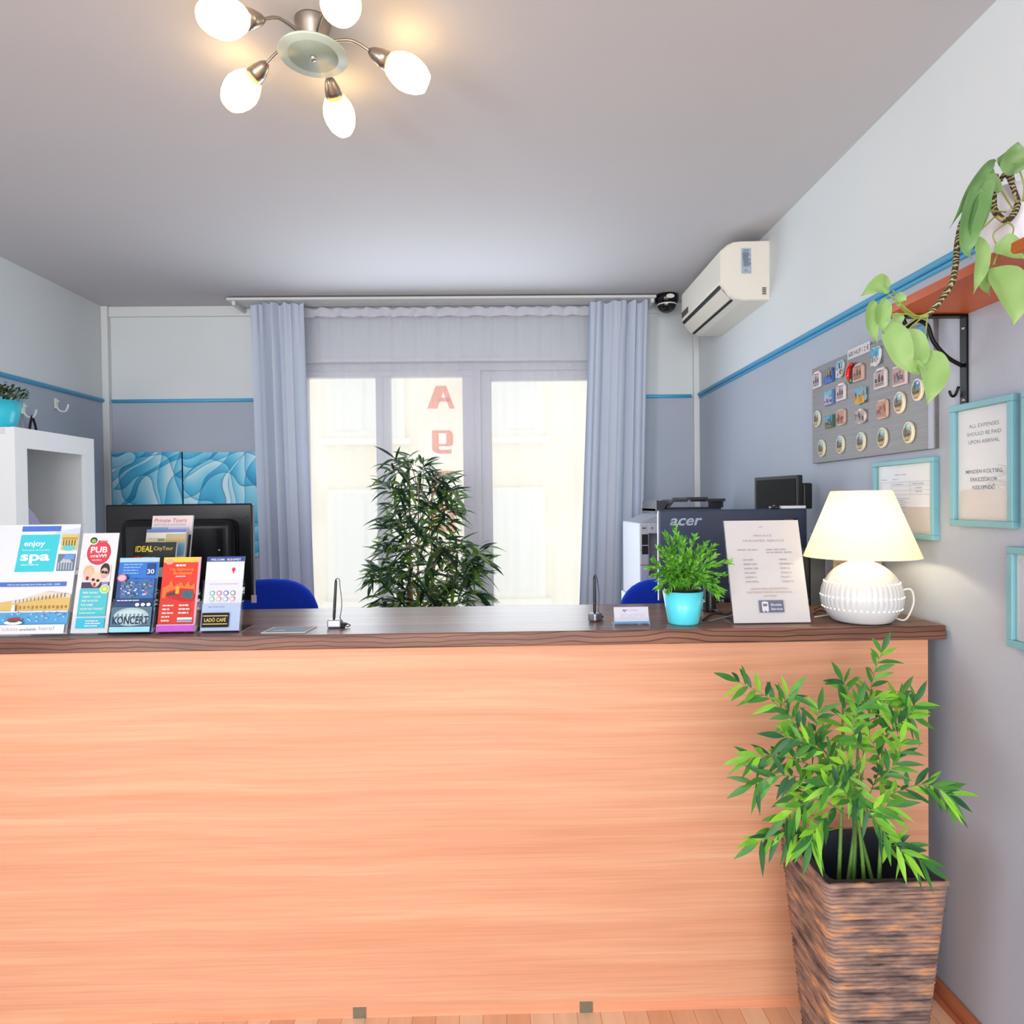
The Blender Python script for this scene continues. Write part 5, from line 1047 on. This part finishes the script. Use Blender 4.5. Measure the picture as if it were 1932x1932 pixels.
a.rect(.34, .095, .66, .21, (108, 112, 138)); a.rect(.375, .11, .46, .195, (232, 230, 234)); a.ell(.4175, .185, .043, .016, (232, 230, 234)); a.rect(.39, .155, .445, .178, (108, 112, 138)); a.rect(.385, .10, .402, .115, (232, 230, 234)); a.rect(.433, .10, .45, .115, (232, 230, 234))
a.text('Shuttle', .49, .158, .022, (236, 236, 240), .14, .03, al='l'); a.text('Service', .49, .118, .022, (236, 236, 240), .15, .03, al='l')
a.mb.xf(M_ @ Matrix.Translation((0, 0, -.0009))).build('printed_text', tt)

# table lamp
lc = at(1627, 1174, 2, CZ); lc = Vector((lc.x, lc.y, CZ)); lc.y = 1.872
lc.x = at(1625, 1110, 1, lc.y).x
zs0, zs1 = at(1634, 1050, 1, lc.y).z-CZ, at(1634, 926, 1, lc.y).z-CZ
rbot = .895*(at(1745, 1049, 1, lc.y).x-at(1522, 1052, 1, lc.y).x)/2; rtop = .90*(at(1686, 926, 1, lc.y).x-at(1570, 928, 1, lc.y).x)/2
rbod = .875*(at(1706, 1120, 1, lc.y).x-at(1547, 1120, 1, lc.y).x)/2; zbody = at(1626, 1061, 1, lc.y).z-CZ
t = thing('table_lamp', lc, 'glowing table lamp with round white ribbed ceramic base', 'table lamp')
CER = mat('white_glazed_ceramic', (206, 208, 210), .28, coat=.3)
hb = zbody
prof = []
for i in range(41):
    s_ = i/40; z = hb*s_; k = max(0, 1-((s_-.42)/.62)**2) if s_ >= .42 else max(0, 1-((s_-.42)/.56)**2)
    prof.append((rbod*(k**.5)*1.0, z))
prof[0] = (rbod*.55, 0); prof = [(max(r_, rbod*.35), z) for r_, z in prof]
def ribs(w_, z):
    s_ = z/hb; return 1+(.012*math.cos(w_*44) if .26 < s_ < .70 else .0)
q = MB(CER); q.lathe([(0, 0)]+prof+[(rbod*.3, hb+.003), (0.014, hb+.004), (.011, hb+.02), (.0, hb+.02)], lc, 176, None, ribs); q.build('ceramic_base', t)
DOT = mat('lit_hole', (255, 252, 240), .4, em=1.6, emc=(255, 244, 216))
q = MB(DOT)
for sz in (.68, .45, .25):
    k = 1-((sz-.42)/.62)**2 if sz >= .42 else 1-((sz-.42)/.56)**2; rr = rbod*k**.5*1.008
    for j in range(44):
        w_ = 2*PI*(j+.5)/44; c_ = lc+Vector((rr*math.cos(w_), rr*math.sin(w_), hb*sz)); q.lathe([(0, -.0022), (.0022, 0), (0, .0022)], c_, 6)
ob = q.build('light_hole', t); ob['kind'] = 'stuff'
MB(mat('yellowish_neck', (236, 206, 120), .4)).lathe([(.016, hb+.002), (.012, hb+.008), (.012, zs0+.05), (0, zs0+.05)], lc, 20).build('neck', t)
SHD = cloth('cream_lampshade_cloth', (246, 234, 208), .3, tr2=(255, 240, 212))
MB(SHD).lathe([(rbot, zs0), (rbot-.001, zs0+.002), (rtop, zs1-.002), (rtop-.002, zs1)], lc, 64).build('lamp_shade', t)
q = MB(STEEL); q.tube([(lc.x-rtop, lc.y, CZ+zs1-.006), (lc.x+rtop, lc.y, CZ+zs1-.006)], .0012, 6).tube([(lc.x, lc.y-rtop, CZ+zs1-.006), (lc.x, lc.y+rtop, CZ+zs1-.006)], .0012, 6); q.tube([(lc.x, lc.y, CZ+zs1-.006), (lc.x, lc.y, CZ+zs0+.05)], .002, 6); q.build('shade_carrier', t)
ld = bpy.data.lights.new('table_lamp_bulb', 'POINT'); ld.energy = 1.9; ld.color = (1, .82, .52); ld.shadow_soft_size = .022
lo = bpy.data.objects.new('table_lamp_bulb', ld); lo.location = (0, 0, zs0+.07); C.objects.link(lo); lo.parent = t
q = MB(WHITE); q.tube(spline([(lc.x+rbod*.95, lc.y-.01, CZ+.085), at(1718, 1112, 1, lc.y-.01), at(1724, 1135, 1, lc.y-.01), at(1714, 1162, 1, lc.y-.015), (at(1703, 1170, 1, lc.y-.015).x, lc.y-.015, CZ+.004), (lc.x+rbod*.86, lc.y, CZ+.012)], 8), .0024, 8); q.build('cable', t)

# leaflet rack behind the lamp
pa = at(1735, 1040, 1, 2.03); 
t = thing('brochure', (1.14, 2.06, CZ), 'brochure with a city photo standing against the wall behind the lamp', 'brochure')
M_ = lean(at(1655, 1170, 1, 2.08).x, 2.08, CZ+.002, .12, .20, math.radians(6), math.radians(-25))
M_ = lean(1.075, 2.12, CZ+.002, .14, .21, math.radians(8), math.radians(-20))
MB(flat((220, 216, 206))).box(0, .14, 0, .21, -.006, 0).xf(M_).build('paper_stack', t)
a = Art(.14, .21, (200, 184, 140)); R = random.Random(8); a.rect(0, .7, 1, 1, (120, 130, 190)); a.poly([(0, .9), (0, .7), (.5, .7)], (226, 226, 232))
for i in range(80): u_, v_ = R.random()*.92, R.random()*.66; a.rect(u_, v_, u_+.05, v_+.03, R.choice([(150, 120, 80), (206, 190, 150), (120, 104, 84), (214, 200, 170), (176, 140, 90)]))
a.mb.xf(M_).build('printed_cover', t)
q = MB(BLACK)   # folded dark umbrella-like strap behind shade foot
p_ = at(1602, 1062, 1, 2.16)
q = MB(mat('slate_folder', (70, 78, 92), .5)); q.box(1.02, 1.07, 2.165, 2.175, CZ, CZ+.22); q.build('folder', None, (1.04, 2.17, CZ), 'slate-grey folder upright behind the lamp base', 'folder')
q = MB(BLACK); q.box(.955, .965, 2.15, 2.2, CZ, CZ+.16, None, .003).box(.985, 1.01, 2.15, 2.2, CZ, CZ+.19, None, .004); q.build('binder', None, (.98, 2.17, CZ), 'black upright binders behind the lamp base', 'binder')

# cables, usb pieces behind the pot and the sign
def cable(pts, r, label, m_=None, col=None):
    P_ = [at(x, y, 2, CZ+.003+dz) for x, y, dz in pts]; q = MB(m_ or BLACK); q.tube(spline(P_, 8), r, 8); q.build('cable', None, P_[0], label, 'cable', 'cables on the worktop')
cable([(1326, 1170, 0), (1345, 1158, 0), (1375, 1158, .0), (1392, 1148, 0)], .0028, 'thick black cable lying behind the turquoise pot')
cable([(1334, 1146, .0), (1352, 1152, .012), (1370, 1160, .004), (1390, 1164, 0)], .0018, 'thin black cable looping between the pot and the sign')
cable([(1337, 1171, 0), (1360, 1166, .004), (1384, 1160, .006)], .0016, 'thin grey cable end beside the sign foot', mat('grey_cable', (120, 126, 140), .4))
cable([(1536, 1150, 0), (1550, 1144, .01), (1562, 1152, 0)], .0022, 'black cable between the sign and the lamp base')
cable([(1536, 1158, 0), (1548, 1152, .004), (1566, 1158, 0)], .002, 'lower black cable touching the lamp base')
cable([(1537, 1164, 0), (1550, 1162, 0), (1565, 1160, 0)], .0022, 'white cable lying by the lamp base', WHITE)
pb = at(1362, 1168, 2, CZ); q = MB(BLACK); q.lathe([(.0, 0), (.018, 0), (.018, .004), (.0155, .10), (.012, .115), (0, .117)], (pb.x+.01, pb.y+.14, CZ), 20); q.build('cable_column', None, (pb.x+.01, pb.y+.14, CZ), 'black upright cylinder beside the sign, behind the plant', 'gadget')
pb = at(1340, 1155, 2, CZ); q = MB(mat('smoky_acrylic', (60, 66, 74), .2)); q.box(pb.x-.015, pb.x+.015, pb.y+.02, pb.y+.05, CZ, CZ+.03, None, .003).box(pb.x-.034, pb.x+.022, pb.y+.012, pb.y+.056, CZ+.03, CZ+.033, WHITE, .001).box(pb.x+.006, pb.x+.022, pb.y+.02, pb.y+.04, CZ+.033, CZ+.042, WHITE, .001); q.build('card_reader', None, (pb.x, pb.y+.03, CZ), 'small smoky desk gadget with white top behind the plant', 'gadget')
pb = at(1545, 1140, 2, CZ); q = MB(mat('tan_wood', (196, 150, 106), .5)); q.box(pb.x-.02, pb.x+.025, pb.y-.01, pb.y+.02, CZ, CZ+.035, None, .004); q.box(pb.x-.018, pb.x+.023, pb.y-.008, pb.y+.018, CZ+.0352, CZ+.0365, BLACK); q.build('wooden_block', None, (pb.x, pb.y, CZ), 'tan wooden box behind the lamp base', 'box')

# ================================================================== BAMBOO PLANTS
def branch(q, qs, pts, n, Ls, Ws, R, r0=.0018, droop=.25, start=.25, spread=.9, facing=True):
    sp = spline(pts, 8); qs.tube(sp, [r0*(1-.6*i/(len(sp)-1)) for i in range(len(sp))], 6)
    k = len(sp)-1
    for i in range(n):
        tt = start+(1-start)*(i+R.random()*.5)/n; j = min(int(tt*k), k-1); p = sp[j].lerp(sp[j+1], tt*k-j); T_ = (sp[j+1]-sp[j]).normalized()
        side = T_.cross(Vector((0, 1, 0))); side = side.normalized() if side.length > .1 else Vector((1, 0, 0))
        s_ = 1 if i % 2 else -1
        d = T_*R.uniform(.5, 1.)+side*s_*R.uniform(.5, 1.1)*spread+Vector((0, R.uniform(-.7, .5), R.uniform(-.2, .2)))
        leaf(q, p, d, (R.uniform(-.5, .5), -1, R.uniform(.0, .9)), R.uniform(*Ls), R.uniform(*Ws), droop*R.uniform(.3, 1.3), None, .18)
    T_ = (sp[-1]-sp[-2]).normalized(); leaf(q, sp[-1], T_, (0, -1, .5), Ls[1]*.9, Ws[1], droop*.4)
# planter
PZ = at(1675, 1664, 1, 1.409).z-.010
def pcorner(z):
    k = z/PZ; cxp, cyp = .828, 1.527; hw = .084+(.133-.084)*k; hd = .078+(.118-.078)*k
    return cxp, cyp, hw, hd
t = thing('potted_bamboo', (.828, 1.527, 0), 'tall woven brown planter with bright green bamboo in front of the counter', 'potted plant')
M, nt, b_, N, L = nodes('woven_seagrass', .5, .35)
g = N('ShaderNodeTexCoord'); mp = N('ShaderNodeMapping'); mp.inputs['Scale'].default_value = (14, 14, 62); L(g.outputs['Object'], mp.inputs[0]); n = N('ShaderNodeTexNoise', Scale=1.0, Detail=3.0); L(mp.outputs[0], n.inputs['Vector'])
n2 = N('ShaderNodeTexNoise', Scale=7.0, Detail=2.0); L(g.outputs['Object'], n2.inputs['Vector']); mx = N('ShaderNodeMixRGB'); mx.inputs[0].default_value = .35; L(n.outputs[0], mx.inputs[1]); L(n2.outputs[0], mx.inputs[2])
r = ramp(N, [(.34, (62, 52, 54)), (.44, (108, 88, 82)), (.54, (146, 118, 106)), (.62, (186, 136, 98)), (.72, (222, 176, 134))]); L(mx.outputs[0], r.inputs[0]); L(r.outputs[0], b_.inputs['Base Color'])
n3 = N('ShaderNodeTexNoise', Scale=1.0, Detail=3.0); mp3 = N('ShaderNodeMapping'); mp3.inputs['Scale'].default_value = (90, 90, 500); L(g.outputs['Object'], mp3.inputs[0]); L(mp3.outputs[0], n3.inputs['Vector'])
bpn = N('ShaderNodeBump', Strength=.5, Distance=.002); L(n3.outputs[0], bpn.inputs['Height']); L(bpn.outputs[0], b_.inputs['Normal'])
WOV = M
q = MB(WOV); R = random.Random(5); rows = 62; rh = PZ/rows
def ringpts(z, grow=0):
    cxp, cyp, hw, hd = pcorner(z); hw += grow; hd += grow; c = .008; out = []
    for sx_, sy_ in ((1, -1), (1, 1), (-1, 1), (-1, -1)):
        for e in ((0, 1), (1, 0)) if sx_*sy_ > 0 else ((1, 0), (0, 1)):
            pass
    P_ = [(cxp-hw+c, cyp-hd), (cxp+hw-c, cyp-hd), (cxp+hw, cyp-hd+c), (cxp+hw, cyp+hd-c), (cxp+hw-c, cyp+hd), (cxp-hw+c, cyp+hd), (cxp-hw, cyp+hd-c), (cxp-hw, cyp-hd+c)]
    return P_
def rope(z, r_, grow=0., seg=9):
    P_ = ringpts(z, grow); out = []
    for i in range(8):
        a_ = Vector((*P_[i], z)); b2 = Vector((*P_[(i+1) % 8], z)); k = seg if (b2-a_).length > .05 else 1
        for j in range(k): out.append(a_.lerp(b2, j/k)+Vector((R.uniform(-.0008, .0008), R.uniform(-.0008, .0008), R.uniform(-.0009, .0009))))
    n_ = len(out); v = []; m_ = 6
    cen = Vector((*pcorner(z)[:2], z))
    for i, p in enumerate(out):
        o = (p-cen); T_ = (out[(i+1) % n_]-out[i-1]).normalized(); nn = Vector((T_.y, -T_.x, 0))
        rr = r_*R.uniform(.86, 1.12)
        for j in range(m_):
            w_ = 2*PI*j/m_; v.append(p+nn*math.cos(w_)*rr+Vector((0, 0, 1))*math.sin(w_)*rr)
    f = [[i*m_+j, i*m_+(j+1) % m_, ((i+1) % n_)*m_+(j+1) % m_, ((i+1) % n_)*m_+j] for i in range(n_) for j in range(m_)]
    q.add(v, f, None, True)
for i in range(rows): rope(rh*(i+.5), rh*.56)
q.build('woven_body', t)
q = MB(WOV); rope(PZ+.004, .0062, .002, 14); q.build('braided_rim', t)
q = MB(mat('inner_dark', (40, 36, 40), .7))
P0, P1 = ringpts(.004, -.005), ringpts(PZ, -.006)
q.add([(*p, .004) for p in P0]+[(*p, PZ) for p in P1], [[i, (i+1) % 8, 8+(i+1) % 8, 8+i] for i in range(8)]+[list(range(8))]); q.build('inner_wall', t)
q = MB(mat('black_liner', (44, 47, 56), .6, 0, .2)); P2 = ringpts(PZ, -.001); P3 = ringpts(PZ, -.020); P4 = [(p[0]*.9+.828*.1, p[1]*.9+1.527*.1) for p in ringpts(PZ-.2, -.02)]
q.add([(*p, PZ+.009) for p in P2]+[(*p, PZ+.006) for p in P3]+[(*p, PZ-.2) for p in P4], [[k*8+i, k*8+(i+1) % 8, k*8+8+(i+1) % 8, k*8+8+i] for k in range(2) for i in range(8)]+[[16+i for i in range(8)]]); q.build('plastic_liner', t)
cx0, cy0, hw, hd = pcorner(PZ-.14); MB(SOIL).box(cx0-hw+.03, cx0+hw-.03, cy0-hd+.03, cy0+hd-.03, PZ-.2, PZ-.13).build('soil', t)
R = random.Random(12); q = MB(LEAF1); qs = MB(STEM)
bx = lambda x, y, Y=1.5: at(x, y, 1, Y)
base = Vector((.815, 1.50, PZ-.13))
canes = []
for i, (x, y, Y) in enumerate(((1590, 1330, 1.56), (1645, 1300, 1.6), (1620, 1290, 1.58), (1600, 1400, 1.5), (1665, 1370, 1.55), (1560, 1390, 1.52))):
    b0 = base+Vector((-.05+.02*i, R.uniform(-.02, .03), 0)); tp = bx(x, y, Y); sp = spline([b0, b0.lerp(tp, .4)+Vector((.004, 0, .02)), tp], 8); qs.tube(sp, [.0058*(1-.65*j/(len(sp)-1)) for j in range(len(sp))], 8)
    for j in (3, 6, 9, 12): qs.lathe([(.005, -.0015), (.0066-.0002*j, 0), (.005, .0015)], sp[j], 8)
    canes.append(sp)
BR = [([(1600, 1500, 1.5), (1550, 1410, 1.47), (1490, 1350, 1.46), (1440, 1310, 1.46), (1392, 1286, 1.46)], 18), ([(1640, 1400, 1.55), (1640, 1330, 1.58), (1648, 1275, 1.6), (1664, 1230, 1.6)], 12), ([(1600, 1420, 1.5), (1590, 1360, 1.48), (1600, 1310, 1.5), (1590, 1285, 1.5)], 12),
      ([(1650, 1440, 1.5), (1680, 1380, 1.48), (1715, 1350, 1.48), (1728, 1325, 1.48)], 12), ([(1620, 1340, 1.52), (1650, 1320, 1.5), (1680, 1330, 1.5), (1720, 1350, 1.5)], 14), ([(1590, 1480, 1.48), (1520, 1440, 1.44), (1460, 1425, 1.43), (1415, 1430, 1.43)], 16),
      ([(1590, 1520, 1.46), (1520, 1470, 1.42), (1460, 1465, 1.4), (1420, 1480, 1.4)], 14), ([(1640, 1520, 1.46), (1690, 1495, 1.42), (1740, 1480, 1.41), (1775, 1490, 1.4), (1792, 1500, 1.4)], 18), ([(1590, 1560, 1.44), (1520, 1575, 1.42), (1470, 1570, 1.42), (1430, 1590, 1.42)], 14),
      ([(1590, 1440, 1.42), (1620, 1500, 1.38), (1660, 1560, 1.37), (1705, 1610, 1.36)], 14), ([(1600, 1540, 1.44), (1550, 1510, 1.4), (1510, 1520, 1.39), (1480, 1545, 1.39)], 14), ([(1640, 1500, 1.5), (1660, 1440, 1.47), (1640, 1390, 1.46)], 12),
      ([(1580, 1460, 1.5), (1540, 1400, 1.5), (1545, 1340, 1.5)], 12), ([(1560, 1420, 1.48), (1510, 1380, 1.46), (1480, 1330, 1.46), (1490, 1310, 1.46)], 10), ([(1610, 1480, 1.44), (1570, 1430, 1.41), (1520, 1400, 1.4), (1480, 1390, 1.4)], 14),
      ([(1630, 1470, 1.42), (1600, 1440, 1.38), (1560, 1460, 1.37)], 12), ([(1650, 1480, 1.44), (1690, 1440, 1.42), (1700, 1400, 1.41)], 10), ([(1660, 1590, 1.42), (1700, 1600, 1.40), (1740, 1625, 1.39)], 8), ([(1600, 1470, 1.52), (1550, 1480, 1.55), (1500, 1500, 1.56)], 12), ([(1620, 1560, 1.4), (1640, 1530, 1.37), (1680, 1520, 1.36)], 9), ([(1640, 1360, 1.62), (1680, 1340, 1.63), (1700, 1310, 1.63)], 10), ([(1570, 1530, 1.4), (1540, 1560, 1.37), (1530, 1590, 1.36)], 8), ([(1630, 1420, 1.45), (1610, 1380, 1.43), (1620, 1330, 1.43)], 12), ([(1610, 1520, 1.38), (1590, 1490, 1.36), (1560, 1480, 1.35)], 10)]
for pts, n_ in BR: branch(q, qs, [bx(*p) for p in pts], int(n_*1.5), (.045, .068), (.0095, .0145), R, .0014, .25, .12)
q.build('foliage', t); qs.build('cane', t)
# big bamboo behind the counter
YB_ = 3.45
pc = at(795, 1140, 1, YB_); t = thing('potted_bamboo', (pc.x, YB_, 0), 'tall dark green bamboo plant standing before the glazed door', 'potted plant')
MB(mat('grey_floor_pot', (90, 92, 98), .5)).lathe([(0, 0), (.13, 0), (.17, .32), (.16, .32), (.15, .28), (0, .28)], (pc.x, YB_, 0), 36).build('pot', t)
R = random.Random(33); q = MB(LEAF2); qs = MB(STEMB)
bx = lambda x, y, Y=YB_: at(x, y, 1, Y)
for i, (x, y) in enumerate(((772, 870), (790, 900), (830, 950), (760, 960), (815, 900), (850, 1000))):
    b0 = Vector((pc.x-.06+.025*i, YB_+R.uniform(-.03, .03), .28)); tp = bx(x, y); sp = spline([b0, b0.lerp(tp, .55), tp], 8); qs.tube(sp, [.008*(1-.7*j/(len(sp)-1)) for j in range(len(sp))], 8)
CL = [(745, 880, -.1), (775, 875, 0), (800, 885, 0), (735, 915, 0), (760, 925, -.1), (790, 925, .1), (815, 920, 0), (835, 905, 0), (852, 930, 0), (745, 950, 0), (770, 960, -.1), (800, 955, 0), (830, 950, 0), (858, 955, .05), (735, 985, 0), (760, 995, 0), (790, 1000, -.1), (815, 990, 0), (845, 975, 0), (730, 1030, 0), (755, 1035, 0), (785, 1040, 0), (815, 1035, 0), (840, 1030, -.1), (865, 1035, 0), (715, 1075, 0), (745, 1070, 0), (775, 1080, -.1), (805, 1075, 0), (835, 1070, 0), (870, 1070, 0), (895, 1060, 0), (705, 1090, 0), (740, 1105, 0), (770, 1115, 0), (800, 1115, 0), (830, 1110, 0), (860, 1105, 0), (885, 1095, 0), (720, 1135, 0), (760, 1145, 0), (795, 1145, 0), (835, 1140, 0), (870, 1135, 0), (905, 1130, 0), (905, 1045, 0), (900, 1075, 0), (750, 1140, 0), (815, 1130, .1)]
for x, y, dd in CL:
    p = bx(x, y, YB_+dd); a0_ = bx(795+.25*(x-795), y+55, YB_); qs.tube(spline([a0_, a0_.lerp(p, .5)+Vector((0, 0, .01)), p], 5), .0022, 5)
    out = Vector((x-795, 0, 0)).normalized() if x != 795 else Vector((0, 0, 0))
    for i in range(25):
        a_ = R.uniform(0, 2*PI); el = R.uniform(-.5, .9)
        d = Vector((math.cos(a_)*math.cos(el), math.sin(a_)*math.cos(el)*.8, math.sin(el)))+out*.35
        leaf(q, p+Vector((R.uniform(-.02, .02), R.uniform(-.02, .02), R.uniform(-.04, .04))), d, (R.uniform(-.5, .5), -.6, 1), R.uniform(.08, .145), R.uniform(.015, .024), R.uniform(.1, .6), None, .2)
q.build('foliage', t); qs.build('cane', t)
for o in bpy.data.objects:
    if '_o' in o: del o['_o']
